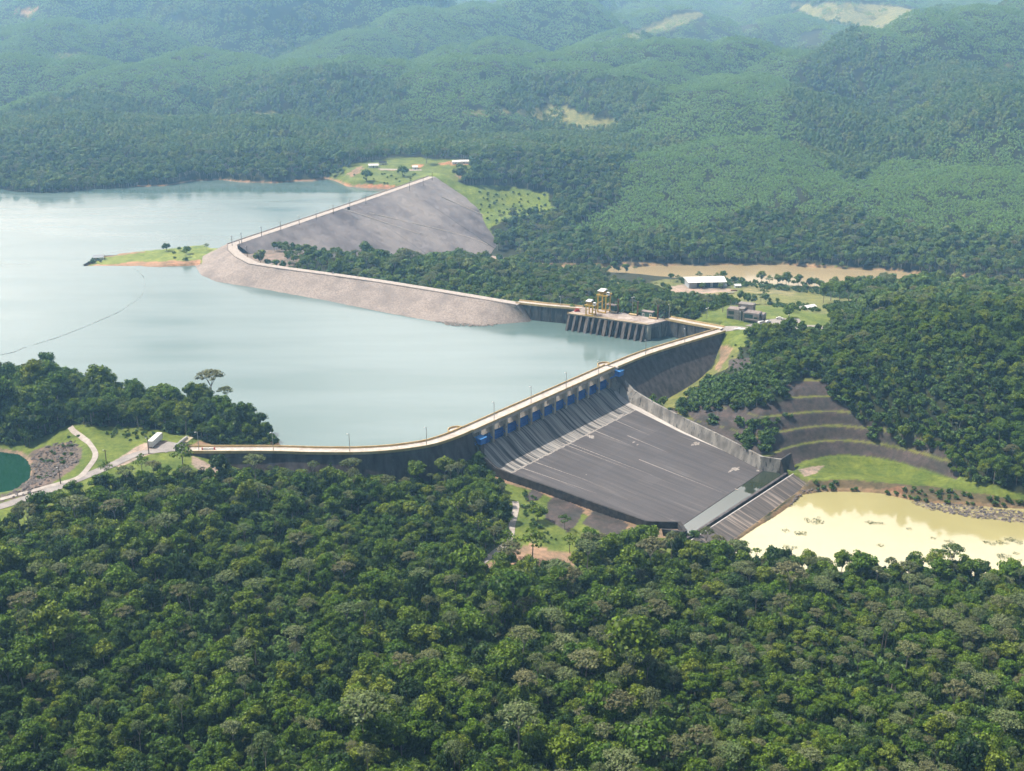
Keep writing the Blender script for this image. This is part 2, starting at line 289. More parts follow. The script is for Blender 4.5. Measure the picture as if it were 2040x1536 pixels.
# ------------------------------------------------------------------ terrain heights
CTRL = [(-300, 1536, 8), (0, 1536, 6), (500, 1536, 6), (1020, 1536, 3), (1500, 1536, -3), (2040, 1536, -8), (2400, 1536, -9), (-300, 1250, 9), (0, 1250, 8), (500, 1250, 3), (1020, 1250, -7), (1500, 1250, -14), (2040, 1250, -17), (2400, 1250, -17),
 (0, 1005, 9.6), (-250, 1050, 9.8), (130, 970, 9.9), (200, 945, 10.1), (280, 910, 10.3), (340, 896, 10.4), (372, 905, 10.2), (300, 960, 8), (430, 930, 6), (480, 950, 2), (560, 960, -1), (700, 975, -4), (850, 985, -7), (925, 965, -8), (960, 1010, -10),
 (990, 968, -9.6), (1090, 1012, -12.5), (1200, 1052, -15.5), (1330, 1085, -18), (1050, 1000, -11), (1040, 1060, -13), (1010, 1090, -13.5), (1060, 1115, -15), (1140, 1120, -16), (1250, 1110, -18.5), (1380, 1120, -20.5),
 (1500, 1140, -21.3), (1640, 1165, -20.5), (1850, 1165, -20.5), (2040, 1170, -20.5), (2400, 1180, -20.5),
 (1590, 930, -18.3), (1640, 915, -18), (1700, 911, -18), (1780, 918, -18), (1850, 938, -18), (1892, 952, -18), (1640, 945, -18.4), (1720, 948, -18.4), (1800, 955, -18.6), (1880, 966, -18.8), (1960, 985, -19), (2060, 985, -18), (2300, 1000, -17),
 (1560, 898, -12.3), (1620, 882, -12), (1690, 877, -12), (1730, 881, -12), (1800, 893, -12), (1890, 918, -12), (1970, 945, -12),
 (1540, 868, -6.5), (1600, 853, -6), (1660, 849, -6), (1720, 851, -6), (1780, 860, -6), (1880, 890, -6),
 (1420, 853, -5), (1500, 846, -1), (1590, 825, 0), (1640, 820, 0), (1700, 823, 0), (1780, 838, 0), (1900, 860, 0),
 (1350, 820, -6), (1480, 802, 4), (1575, 795, 6), (1640, 790, 6), (1720, 800, 6), (1840, 815, 6), (1575, 766, 11), (1640, 760, 12), (1720, 760, 12), (1850, 780, 12),
 (1480, 750, 8), (1290, 800, -14), (1320, 800, -13.5), (1370, 765, -11.5), (1415, 735, -8.5), (1390, 740, -11), (1442, 700, 5), (1455, 672, 10.3), (1345, 800, -8), (1440, 740, 2),
 (1440, 655, 10.4), (1500, 655, 10.4), (1560, 648, 10.2), (1620, 650, 10.2), (1700, 655, 10), (1480, 640, 10.4), (1540, 630, 10.2), (1580, 640, 10.2), (1400, 636, 10.2), (1425, 622, 10), (1500, 622, 9.5), (1600, 628, 9.5), (1640, 630, 9),
 (1550, 690, 11), (1620, 710, 14), (1700, 700, 18), (1800, 700, 22), (1900, 700, 25), (2040, 700, 25), (1760, 655, 20), (1850, 640, 27), (1950, 640, 30), (2040, 650, 30), (2300, 680, 30),
 (1760, 600, -15), (1900, 585, -25), (2100, 600, -28),
 (1330, 632, 3), (1230, 618, 0), (1120, 600, 0), (1250, 590, -12), (1150, 575, -10), (1330, 600, -14), (1060, 570, -12), (1250, 560, -30), (1150, 545, -34),
 (1350, 580, -30), (1400, 578, -32), (1440, 573, -33), (1400, 592, -26), (1450, 580, -31), (1560, 592, -24), (1500, 603, -14), (1600, 612, -8), (1650, 600, -16), (1700, 612, -5), (1350, 562, -38), (1480, 566, -39), (1600, 578, -38), (1680, 590, -34), (1420, 610, 0), (1540, 612, -3),
 (1220, 527, -39), (1400, 523, -39), (1560, 521, -39), (1700, 528, -39), (1900, 545, -38), (2100, 556, -36), (1300, 500, -34), (1600, 480, -30), (1900, 480, -30), (2100, 490, -28),
 (590, 512, 4), (680, 515, 0), (620, 530, 2), (760, 530, -2), (860, 548, -4), (980, 575, -6), (1040, 590, -4), (850, 530, -28), (920, 522, -44), (1010, 520, -44.5), (960, 545, -38), (900, 545, -22),
 (868, 350, 10.5), (880, 352, 9), (900, 362, 3.6), (920, 376, -3.2), (940, 398, -12.4), (955, 430, -23.7), (968, 460, -33.7), (985, 490, -44), (960, 505, -46), (1000, 430, -25), (1000, 395, -15), (1080, 400, -18), (1100, 430, -26), (950, 378, -3), (900, 350, 6), (1050, 480, -42), (1150, 490, -40), (1250, 470, -32), (1400, 450, -26), (1600, 440, -24), (1800, 450, -25), (2040, 450, -22),
 (830, 350, 8), (870, 342, 10.5), (790, 365, 5), (720, 350, 8), (740, 335, 12), (800, 328, 13), (900, 328, 14), (930, 335, 12), (690, 350, 8), (660, 335, 12),
 (2040, 390, -8), (1600, 390, -8), (1300, 350, 0), (1100, 350, 4), (1600, 300, 10), (2000, 300, 15), (1300, 280, 14), (1000, 280, 15), (700, 290, 16), (700, 190, 25), (1000, 180, 30), (1300, 180, 30), (1600, 180, 25), (1900, 180, 45), (2040, 150, 62), (1690, 250, 5), (1640, 330, -2),
 (0, 812, 17), (100, 824, 15), (-200, 806, 17), (-250, 250, 45), (0, 262, 38), (60, 240, 46), (130, 228, 52), (220, 228, 50), (300, 232, 44), (400, 262, 32), (450, 262, 32), (530, 240, 44), (600, 255, 36), (660, 300, 18), (0, 320, 16), (200, 310, 20), (400, 310, 18), (550, 310, 18), (100, 352, 6), (300, 350, 6), (500, 345, 8),
 (100, 188, 8), (350, 190, 10), (550, 198, 12), (-200, 190, 10), (0, 100, 60), (-300, 100, 60), (300, 100, 55), (600, 100, 60), (1000, 100, 55), (1300, 100, 60), (1600, 110, 42), (1900, 100, 75), (2040, 80, 85), (2400, 90, 90),
 (0, 40, 105), (250, 50, 100), (600, 30, 125), (1000, 30, 95), (1400, 25, 105), (1700, 35, 80), (2000, 30, 115), (2400, 30, 120), (-300, 40, 110)]
CP = [(*at(a, b, z)[:2], z) for a, b, z in CTRL]
_f0, _f1 = at(860, 352, CREST), at(462, 487, CREST); _fd = (_f1-_f0).normalized(); _fo = Vector((-_fd.y, _fd.x, 0))
for _u in (.15, .3, .45, .6, .75):
    for _dp in (4, 16, 30, 44):
        _q = _f0.lerp(_f1, _u) + _fo*(4.2+1.8*_dp); CP.append((_q.x, _q.y, CREST-_dp-9))
CP += [(-950, 420, 30), (-500, 300, 12), (600, 300, -12), (700, 520, -15), (900, 800, 20), (1100, 1200, -20), (-1300, 1500, 30), (-1600, 2300, 50), (1600, 2000, 60), (2600, 3000, 120), (-2600, 3300, 120)]
CP += [(x, 5400 + 250*math.sin(x/600), 235 + 40*math.sin(x/700 + 1)) for x in range(-4200, 4300, 700)] + [(x, 7600, 260) for x in range(-5000, 5100, 1400)] + [(x, 4000, 120 + 35*math.sin(x/430 + 2)) for x in range(-2600, 2700, 650)]
for a, b in ((-60, 760), (0, 700), (-200, 800), (-500, 900), (-120, 640), (-300, 640), (60, 690), (-700, 1100), (-400, 1200)): CP.append((a, b, -8))
CP = np.array(CP, float)
def kern(r): return np.sqrt(r*r + 25.0**2)
_n = len(CP)
_d = np.sqrt((CP[:, None, 0]-CP[None, :, 0])**2 + (CP[:, None, 1]-CP[None, :, 1])**2)
_A = np.zeros((_n+1, _n+1)); _A[:_n, :_n] = kern(_d) - np.eye(_n)*1.0; _A[_n, :_n] = 1; _A[:_n, _n] = 1
_b = np.zeros(_n+1); _b[:_n] = CP[:, 2]
_w = np.linalg.solve(_A, _b)
def rbf(X, Y):
    out = np.empty(X.shape); Xf, Yf, of = X.ravel(), Y.ravel(), out.reshape(-1)
    for i in range(0, len(Xf), 40000):
        r2 = (Xf[i:i+40000, None]-CP[None, :, 0])**2 + (Yf[i:i+40000, None]-CP[None, :, 1])**2
        of[i:i+40000] = np.sqrt(r2 + 625.0) @ _w[:_n] + _w[_n]
    return out
TERR = [(1330, 815), (1420, 806), (1560, 800), (1565, 768), (1590, 745), (1650, 745), (1670, 800), (1720, 818), (1760, 850), (1830, 868), (1890, 895), (1930, 935), (1905, 955), (1800, 925), (1700, 912), (1640, 916), (1580, 937), (1540, 930), (1440, 890)]
CHUTE = [tuple(sn_world(s-.5, n)[:2]) for s, n in LBASE] + [tuple(sn_world(20, 134)[:2]), tuple(sn_world(114, 134)[:2])] + [tuple(sn_world(s+.9, n)[:2]) for s, n, z in RT_[::-1]]
KN = [(520, 15, 110, 520), (690, 62, 45, 300), (870, 92, 42, 210), (1010, 84, 48, 210), (1180, 108, 46, 220), (1340, 112, 46, 260), (770, 138, 36, 250), (950, 160, 36, 230), (1060, 128, 34, 180), (1480, 104, 46, 190), (1600, 135, 40, 200), (100, 70, 60, 350), (250, 62, 50, 300), (420, 92, 42, 280), (300, 150, 32, 250), (560, 142, 32, 230), (480, 112, 36, 240), (160, 130, 34, 240), (30, 140, 34, 230),
 (1700, 135, 50, 240), (1850, 128, 52, 240), (1970, 118, 55, 280), (1890, 225, 36, 240), (2000, 270, 34, 260), (1500, 205, 36, 230), (1400, 250, 30, 210), (1240, 228, 30, 190), (1600, 255, 28, 200), (1130, 170, 34, 190), (1280, 165, 36, 200), (700, 195, 26, 190), (860, 205, 26, 180), (600, 190, 24, 180), (980, 218, 24, 170), (1350, 325, 18, 150), (1500, 300, 20, 170), (1850, 375, 20, 180), (1990, 350, 20, 170), (1200, 425, 12, 100), (1330, 400, 12, 110), (1620, 390, 12, 120), (900, 40, 60, 330), (1230, 62, 50, 280), (1100, 30, 70, 300), (760, 20, 80, 320), (200, 20, 80, 380), (-150, 60, 60, 350), (2200, 80, 70, 350), (2180, 200, 40, 260), (-120, 130, 40, 260)]
KNW = [(*at(a, b_, min(190, 20 + 1.0*max(0, 230-b_)*.55))[:2], A, Rr) for a, b_, A, Rr in KN]
KNW = [(x, y, A*1.2, Rr*.70) for x, y, A, Rr in KNW]
_kr = random.Random(8)
for _i in range(420):
    _y = 1750*(3.0**_kr.random()); _x = _kr.uniform(-.5, .5)*_y*1.05; _A = _kr.uniform(20, 40)*(_y/2300)**.4
    if all((_x-k[0])**2 + (_y-k[1])**2 > (.42*(k[3]+130*(_y/2300)**.5))**2*4*.55 for k in KNW): KNW.append((_x, _y, _A, _kr.uniform(105, 180)*(_y/2300)**.5))
def knolls(X, Y):
    X = np.asarray(X, float); Y = np.asarray(Y, float); out = np.zeros(X.shape); wx = X + 30*fbm(X, Y, 170, 2, 41); wy = Y + 30*fbm(X, Y, 170, 2, 47)
    for x, y, A, Rr in KNW:
        m = (np.abs(wx-x) < Rr) & (np.abs(wy-y) < Rr*1.2)
        if not m.any(): continue
        q = A*np.maximum(0, 1 - ((wx[m]-x)**2 + ((wy[m]-y)*.85)**2)/Rr**2)**1.15; o_ = out[m]; out[m] = np.maximum(o_, q) + .25*np.minimum(o_, q)
    return out
def billow(X, Y):
    D = np.hypot(X, Y)
    wx = X + 60*fbm(X, Y, 260, 2, 41); wy = Y + 60*fbm(X, Y, 260, 2, 47)
    n1 = np.abs(fbm(wx, wy*.9, 300, 1, 5)); n2 = np.abs(fbm(wx, wy, 140, 1, 9)); big = fbm(X, Y, 900, 2, 13)
    return np.clip((D-1500)/700, 0, 1), 1.75*n1**.85 + .32*n2, big
def height(X, Y):
    X = np.asarray(X, float); Y = np.asarray(Y, float)
    h = rbf(X, Y)
    am, bl, big = billow(X, Y)
    am2 = np.clip((np.hypot(X, Y)-2200)/1200, 0, 1)
    h = h + am*(bl-.55)*(16 + 34*am2) + am*big*(8 + 18*am2) + (knolls(X, Y)*1.9 - 12)*np.clip((np.hypot(X, Y)-1350)/350, 0, 1) - 34*np.clip((np.hypot(X, Y)-1600)/500, 0, 1)
    px, py = pixel(X, Y, h)
    inT = inpoly(px, py, TERR) & (Y < 760)
    near = np.clip((np.hypot(X, Y)-900)/400, 0, 1)
    sm = (1-near)*.45 + near*1.6
    h = h + np.where(inT, 0, 1)*sm*fbm(X, Y, 26, 2, 3)
    t = (h + 18)/6.0; k = np.floor(t); f = t-k
    h = np.where(inT & (h > -17.9), -18 + 6*(k + np.clip((f-.24)/.76, 0, 1)), h)
    ins = inpoly(X, Y, RESW); dn = segdist(X, Y, NAT)
    h = np.where(ins, -np.minimum(9, .45*segdist(X, Y, segs_of(RESW))) - .3, np.minimum(h, .35 + .6*dn))
    for P, zw, sl_ in ((PONDW, 0.0, .45), (POOLW, ZP, .55), (RIVW, ZR, .5)):
        ip = inpoly(X, Y, P); dd = segdist(X, Y, segs_of(P))
        h = np.where(ip, zw - .3 - np.minimum(2, .4*dd), np.minimum(h, zw + .35 + sl_*dd))
    ic = inpoly(X, Y, CHUTE)
    ss = (X-A0.x)*dv.x + (Y-A0.y)*dv.y; nn = (X-A0.x)*nv.x + (Y-A0.y)*nv.y
    zone = (nn > 0) & (nn < 119) & ~ic
    rs_ = np.interp(nn, [q[1] for q in RT_], [q[0] for q in RT_]); rz_ = np.interp(nn, [q[1] for q in RT_], [q[2] for q in RT_])
    h = np.where(zone & (ss > 60) & (ss < rs_ + 40), np.minimum(h, rz_ - .9 + .5*np.maximum(0, ss-rs_-1)), h)
    ls_ = np.interp(nn, [q[1] for q in LT_], [q[0] for q in LT_]); lz_ = np.interp(nn, [q[1] for q in LT_], [q[2] for q in LT_])
    h = np.where(zone & (ss < 60) & (ss > ls_ - 40) & (nn > 12), np.minimum(h, lz_ - .8 + .3*np.maximum(0, ls_-ss-1)), h)
    if ic.any():
        nn = (X-A0.x)*nv.x + (Y-A0.y)*nv.y
        h = np.where(ic, np.minimum(h, np.interp(nn, [a for a, b in PROF], [b for a, b in PROF]) - 2.5), h)
    return h
def hz(x, y): return float(height(np.array([x]), np.array([y]))[0])
def ground(px, py, z=0.0):
    """Point of the terrain seen under a photograph pixel (nearest hit of the sight line)."""
    ys = np.concatenate([np.arange(230, 1500, 2.0), np.arange(1500, 6500, 12.0)])
    u, v = px-CX, CY-py; kx = u/(FPX*cosT+v*sinT); kz = (v*cosT-FPX*sinT)/(FPX*cosT+v*sinT)
    hh = height(ys*kx, ys); i = int(np.argmax(hh > H + kz*ys))
    return Vector((ys[i]*kx, ys[i], hh[i]))

# ------------------------------------------------------------------ terrain mesh
rows = np.concatenate([np.arange(170, 480, 2.5), np.arange(480, 770, .9), np.arange(770, 1350, 2.5), 1350*np.exp(np.arange(0, 435)*.004)])
ncol = 760
tt = np.linspace(-1, 1, ncol)
GY = np.repeat(rows[:, None], ncol, 1); GX = tt[None, :]*(rows[:, None]*.60 + 60)
GZ = height(GX, GY)
nr = len(rows)
idx = np.arange(nr*ncol).reshape(nr, ncol)
quads = np.stack([idx[:-1, :-1], idx[:-1, 1:], idx[1:, 1:], idx[1:, :-1]], -1).reshape(-1, 4)
PX, PY = pixel(GX, GY, GZ)
jx = PX + 5*fbm(GX, GY, 9, 2, 61); jy = PY + 2.5*fbm(GX, GY, 9, 2, 67)
DD = np.hypot(GX, GY)
colr = np.empty((nr, ncol, 3)); colr[:] = (.030, .042, .018)
GRASS, GRASS2, BARE, EARTH, SLAB, ROCK, PAST, GRAVEL, MUD = (.130, .195, .040), (.165, .20, .065), (.30, .23, .17), (.40, .22, .13), (.084, .080, .084), (.16, .14, .13), (.20, .235, .095), (.36, .32, .29), (.30, .25, .15)
PAINT = [  # polygon in photo pixels, colour, distance range
 ([(-300, 1100), (-300, 880), (0, 882), (70, 876), (135, 846), (290, 852), (380, 868), (560, 880), (560, 930), (470, 935), (420, 960), (300, 985), (150, 1020), (0, 1070)], GRASS, 0, 700),
 ([(60, 905), (75, 895), (140, 880), (165, 895), (155, 925), (120, 955), (60, 985), (0, 1000), (0, 985), (40, 972), (62, 945)], ROCK, 0, 700),
 ([(215, 925), (290, 880), (335, 878), (330, 895), (240, 930)], GRAVEL, 0, 700),
 ([(380, 905), (460, 945), (470, 960), (420, 955), (380, 925)], GRAVEL, 0, 700),
 ([(372, 893), (395, 878), (440, 890), (440, 897)], BARE, 0, 700),
 ([(960, 940), (1350, 1035), (1400, 1080), (1300, 1125), (1160, 1130), (1160, 1160), (1040, 1165), (930, 1140), (990, 1080), (1000, 990)], GRASS, 0, 700),
 ([(975, 942), (1120, 985), (1340, 1040), (1380, 1075), (1300, 1070), (1190, 1035), (1080, 985), (985, 958)], BARE, 0, 700),
 ([(1052, 985), (1060, 975), (1080, 985), (1075, 997), (1050, 1000)], SLAB, 0, 700),
 ([(1105, 984), (1166, 1016), (1150, 1040), (1132, 1062), (1085, 1032), (1092, 1005)], SLAB, 0, 700),
 ([(1188, 1014), (1215, 1022), (1250, 1045), (1240, 1062), (1215, 1072), (1160, 1042)], SLAB, 0, 700),
 ([(1000, 1105), (1055, 1085), (1145, 1105), (1150, 1145), (1050, 1150), (960, 1130)], BARE, 0, 700),
 ([(1300, 812), (1420, 735), (1432, 662), (1480, 668), (1470, 720), (1390, 770), (1345, 812), (1420, 860), (1440, 880), (1540, 925), (1500, 925), (1400, 880)], GRASS2, 0, 800),
 ([(1425, 735), (1442, 680), (1462, 672), (1460, 690), (1435, 740)], BARE, 0, 800),
 ([(1455, 716), (1500, 712), (1498, 735), (1450, 738)], SLAB, 0, 800),
 ([(1560, 930), (1640, 905), (1760, 905), (1900, 945), (1960, 962), (2060, 990), (2300, 1010), (2300, 1045), (2040, 1025), (1800, 1005), (1620, 990), (1590, 960)], GRASS, 0, 760),
 ([(1600, 957), (1700, 955), (1900, 975), (2060, 1000), (2300, 1020), (2300, 1060), (2040, 1030), (1800, 1010), (1600, 992), (1560, 1000)], (.12, .11, .07), 0, 760),
 ([(1740, 975), (1800, 968), (1800, 1000), (1740, 985)], (.20, .13, .09), 0, 760),
 ([(1590, 937), (1645, 925), (1630, 942), (1600, 948)], GRAVEL, 0, 760),
 ([(1420, 1110), (1480, 1070), (1600, 975), (1625, 985), (1560, 1030), (1490, 1085)], ROCK, 0, 760),
 ([(1370, 652), (1395, 628), (1425, 610), (1550, 605), (1640, 612), (1720, 640), (1720, 665), (1560, 690), (1440, 690), (1395, 650)], GRASS, 0, 900),
 ([(1205, 548), (1230, 575), (1300, 590), (1300, 560), (1380, 552), (1500, 560), (1600, 575), (1700, 585), (1770, 600), (1740, 640), (1640, 625), (1560, 612), (1450, 600), (1400, 596), (1300, 585)], GRASS2, 700, 1200),
 ([(1335, 572), (1365, 566), (1455, 574), (1470, 580), (1400, 584), (1345, 584)], GRAVEL, 800, 1200),
 ([(1380, 588), (1440, 584), (1460, 596), (1410, 597)], (.25, .23, .14), 800, 1200),
 ([(1490, 570), (1530, 574), (1590, 580), (1580, 590), (1480, 582)], (.24, .25, .12), 800, 1200),
 ([(1600, 527), (1700, 532), (1690, 541), (1600, 534)], (.14, .22, .05), 1000, 1250),
 ([(1000, 523), (1300, 525), (1600, 526), (1800, 540), (2100, 560), (2100, 574), (1800, 553), (1560, 530), (1200, 534), (1000, 535)], MUD, 1000, 1200),
 ([(640, 355), (700, 325), (800, 312), (935, 320), (940, 350), (890, 366), (850, 352), (790, 380), (720, 378), (670, 366)], GRASS, 1200, 1800),
 ([(675, 362), (690, 372), (790, 380), (800, 372), (740, 366), (700, 368)], EARTH, 1200, 1500),
 ([(690, 345), (720, 330), (725, 338), (700, 355)], BARE, 1200, 1800), ([(905, 350), (925, 330), (932, 340), (915, 356)], BARE, 1200, 1800), ([(820, 328), (842, 327), (842, 334), (822, 335)], EARTH, 1200, 1800),
 ([(755, 336), (835, 338), (835, 340), (755, 339)], BARE, 1200, 1800), ([(875, 324), (930, 321), (935, 328), (880, 328)], EARTH, 1200, 1800),
 ([(845, 345), (880, 345), (925, 368), (1000, 370), (1095, 384), (1105, 425), (1020, 432), (975, 455), (992, 495), (950, 470), (925, 400), (880, 360)], (.16, .25, .045), 1100, 1500),
 ([(890, 515), (980, 510), (1040, 520), (1000, 530), (900, 520)], GRAVEL, 1000, 1400),
 ([(455, 485), (600, 500), (600, 520), (560, 540), (500, 540)], (.22, .20, .19), 700, 1200),
 ([(640, 500), (712, 503), (712, 511), (640, 510)], EARTH, 700, 1200),
 ([(120, 520), (140, 500), (250, 485), (430, 470), (460, 500), (400, 540), (140, 545)], (.19, .27, .07), 700, 1100),
 ([(190, 528), (280, 521), (400, 519), (400, 536), (160, 538)], (.40, .26, .18), 700, 1100),
 ([(480, 235), (520, 222), (570, 226), (600, 240), (560, 248), (500, 246)], PAST, 1300, 2200),
 ([(1020, 228), (1060, 206), (1130, 214), (1240, 245), (1180, 262), (1080, 240)], PAST, 1300, 2600), ([(920, 225), (1000, 212), (1020, 225), (930, 232)], PAST, 1300, 2600),
 ([(1570, 8), (1700, 5), (1800, 15), (1890, 42), (1830, 48), (1700, 52), (1630, 40)], (.20, .245, .10), 2300, 9000), ([(1700, 52), (1800, 50), (1790, 85), (1720, 90)], PAST, 2300, 9000),
 ([(1240, 70), (1340, 30), (1420, 20), (1350, 55), (1260, 82)], (.20, .245, .10), 2300, 9000), ([(20, 20), (80, 16), (60, 32)], (.38, .30, .17), 2300, 9000), ([(110, 108), (180, 104), (170, 114), (115, 118)], PAST, 2300, 9000),
 ([(1820, 145), (1860, 128), (1900, 140), (1870, 150)], (.2, .24, .12), 2000, 5000), ([(1980, 135), (2040, 120), (2040, 126), (1990, 142)], PAST, 2000, 5000),
]
for poly, c, d0, d1 in PAINT:
    m_ = inpoly(jx, jy, poly) & (DD > d0) & (DD < d1); colr[m_] = c
inT = inpoly(PX, PY, TERR) & (GY < 760)
ff = ((GZ + 18)/6.0) % 1.0
gy_, gx_ = np.gradient(GZ, axis=0)/np.gradient(GY, axis=0), np.gradient(GZ, axis=1)/np.gradient(GX, axis=1)
steep = np.hypot(gx_, gy_)
tm = inT & (GZ > -17.8)
tread = (ff < .012) | (ff > .988)
colr[tm & ~tread] = SLAB; colr[tm & tread] = (.145, .18, .05)
# shoreline mud/rock
for P, zw, c in ((RESW, 0, (.33, .24, .17)), (PONDW, 0, (.28, .23, .19)), (POOLW, ZP, (.25, .20, .13)), (RIVW, ZR, (.30, .24, .15))):
    m_ = (GZ < zw + 1.1 + .5*fbm(GX, GY, 30, 2, 77)) & (GZ > zw - 3) & (segdist(GX, GY, segs_of(P)) < 7)
    colr[m_] = c
tme = np_mesh('terrain', np.stack([GX, GY, GZ], -1).reshape(-1, 3), quads)
ca = tme.color_attributes.new('cover', 'FLOAT_COLOR', 'POINT')
ca.data.foreach_set('color', np.concatenate([colr.reshape(-1, 3), np.ones((nr*ncol, 1))], 1).astype(np.float32).ravel())
tme.polygons.foreach_set('use_smooth', np.ones(len(quads), bool))
terrain = bpy.data.objects.new('terrain', tme); COL.objects.link(terrain); terrain['kind'] = 'structure'
gm, t, b = newmat('ground_cover'); l = t.links.new
va = nd(t, 'ShaderNodeVertexColor', layer_name='cover'); tcn = nd(t, 'ShaderNodeTexCoord')
n1 = nd(t, 'ShaderNodeTexNoise'); n1.inputs['Scale'].default_value = .09; n1.inputs['Detail'].default_value = 8; n1.inputs['Roughness'].default_value = .65
n2 = nd(t, 'ShaderNodeTexNoise'); n2.inputs['Scale'].default_value = .45; n2.inputs['Detail'].default_value = 7; n2.inputs['Roughness'].default_value = .7
r1 = nd(t, 'ShaderNodeValToRGB'); r1.color_ramp.elements[0].position = .3; r1.color_ramp.elements[1].position = .7; r1.color_ramp.elements[0].color = (.52, .60, .52, 1); r1.color_ramp.elements[1].color = (1.50, 1.22, 1.10, 1)
r2 = nd(t, 'ShaderNodeValToRGB'); r2.color_ramp.elements[0].position = .3; r2.color_ramp.elements[1].position = .7; r2.color_ramp.elements[0].color = (.60, .62, .60, 1); r2.color_ramp.elements[1].color = (1.38, 1.34, 1.34, 1)
m1 = nd(t, 'ShaderNodeMix', data_type='RGBA', blend_type='MULTIPLY'); m2 = nd(t, 'ShaderNodeMix', data_type='RGBA', blend_type='MULTIPLY'); m1.inputs['Factor'].default_value = m2.inputs['Factor'].default_value = 1
l(tcn.outputs['Object'], n1.inputs[0]); l(tcn.outputs['Object'], n2.inputs[0]); l(n1.outputs[0], r1.inputs[0]); l(n2.outputs[0], r2.inputs[0])
l(va.outputs[0], m1.inputs['A']); l(r1.outputs[0], m1.inputs['B']); l(m1.outputs['Result'], m2.inputs['A']); l(r2.outputs[0], m2.inputs['B']); l(m2.outputs['Result'], b.inputs['Base Color'])
b.inputs['Roughness'].default_value = .95
tme.materials.append(gm)

# ------------------------------------------------------------------ water
def watermat(name, c1, c2, rough, wave, strength, nscale=.01, stretch=(1, 4, 1), lo=.35, hi=.65, rough2=None):
    m, t, b = newmat(name); l = t.links.new
    tcn = nd(t, 'ShaderNodeTexCoord'); mpn = nd(t, 'ShaderNodeMapping'); mpn.inputs['Scale'].default_value = stretch
    n1 = nd(t, 'ShaderNodeTexNoise'); n1.inputs['Scale'].default_value = nscale; n1.inputs['Detail'].default_value = 6
    r = nd(t, 'ShaderNodeValToRGB'); r.color_ramp.elements[0].position = lo; r.color_ramp.elements[1].position = hi; r.color_ramp.elements[0].color = (*c1, 1); r.color_ramp.elements[1].color = (*c2, 1)
    l(tcn.outputs['Object'], mpn.inputs[0]); l(mpn.outputs[0], n1.inputs[0]); l(n1.outputs[0], r.inputs[0]); l(r.outputs[0], b.inputs['Base Color'])
    b.inputs['IOR'].default_value = 1.33; b.inputs['Specular IOR Level'].default_value = .5
    rr = nd(t, 'ShaderNodeMapRange'); rr.inputs['From Min'].default_value = .35; rr.inputs['From Max'].default_value = .65; rr.inputs['To Min'].default_value = rough; rr.inputs['To Max'].default_value = rough2 or rough
    l(n1.outputs[0], rr.inputs[0]); l(rr.outputs[0], b.inputs['Roughness'])
    n2 = nd(t, 'ShaderNodeTexNoise'); n2.inputs['Scale'].default_value = wave; n2.inputs['Detail'].default_value = 3
    bp = nd(t, 'ShaderNodeBump'); bp.inputs['Strength'].default_value = strength; bp.inputs['Distance'].default_value = .25
    l(tcn.outputs['Object'], n2.inputs[0]); l(n2.outputs[0], bp.inputs['Height']); l(bp.outputs[0], b.inputs['Normal'])
    return m
def sheet(name, poly, z, mat):
    o = MB().add([(p[0], p[1], z) for p in poly], [tuple(range(len(poly)))]).build(name, mat); o['kind'] = 'structure'; return o
def grow(poly, pix, z, dpx):
    """push natural shore vertices outwards so the sheet runs under the bank"""
    cx_ = sum(p[0] for p in pix)/len(pix); out = []
    for i, p in enumerate(poly):
        if len(pix[i]) > 2 and not pix[i][2]: out.append(p); continue
        a, c = poly[i-1], poly[(i+1) % len(poly)]
        t_ = Vector((c[0]-a[0], c[1]-a[1])).normalized(); nn = Vector((t_.y, -t_.x))
        q = Vector(p) + nn*dpx
        if bool(inpoly(np.array([q.x]), np.array([q.y]), poly)[0]): q = Vector(p) - nn*dpx
        out.append((q.x, q.y))
    return out
M['res'] = watermat('reservoir_water', (.082, .150, .142), (.135, .205, .203), .08, .35, .12, .006, (1, 5, 1), rough2=.22)
M['pondw'] = watermat('green_pond_water', (.010, .055, .032), (.015, .07, .042), .08, .4, .05)
M['pool'] = watermat('silty_pool_water', (.36, .33, .15), (.42, .385, .185), .06, .12, .05, .02, (1, 1, 1))
M['river'] = watermat('muddy_river_water', (.36, .295, .165), (.41, .34, .20), .12, .5, .08, .02, (1, 1, 1))
M['basin'] = watermat('still_basin_water', (.03, .04, .025), (.04, .05, .03), .01, .2, .01)
water = sheet('water', grow(RESW, RES, 0, 5.0), 0.0, M['res'])
sheet('pond', grow(PONDW, POND, 0, 3.0), 0.004, M['pondw'])
sheet('pool', grow(POOLW, POOL, ZP, 3.0), ZP, M['pool'])
sheet('river', grow(RIVW, RIV, ZR, 4.0), ZR, M['river'])
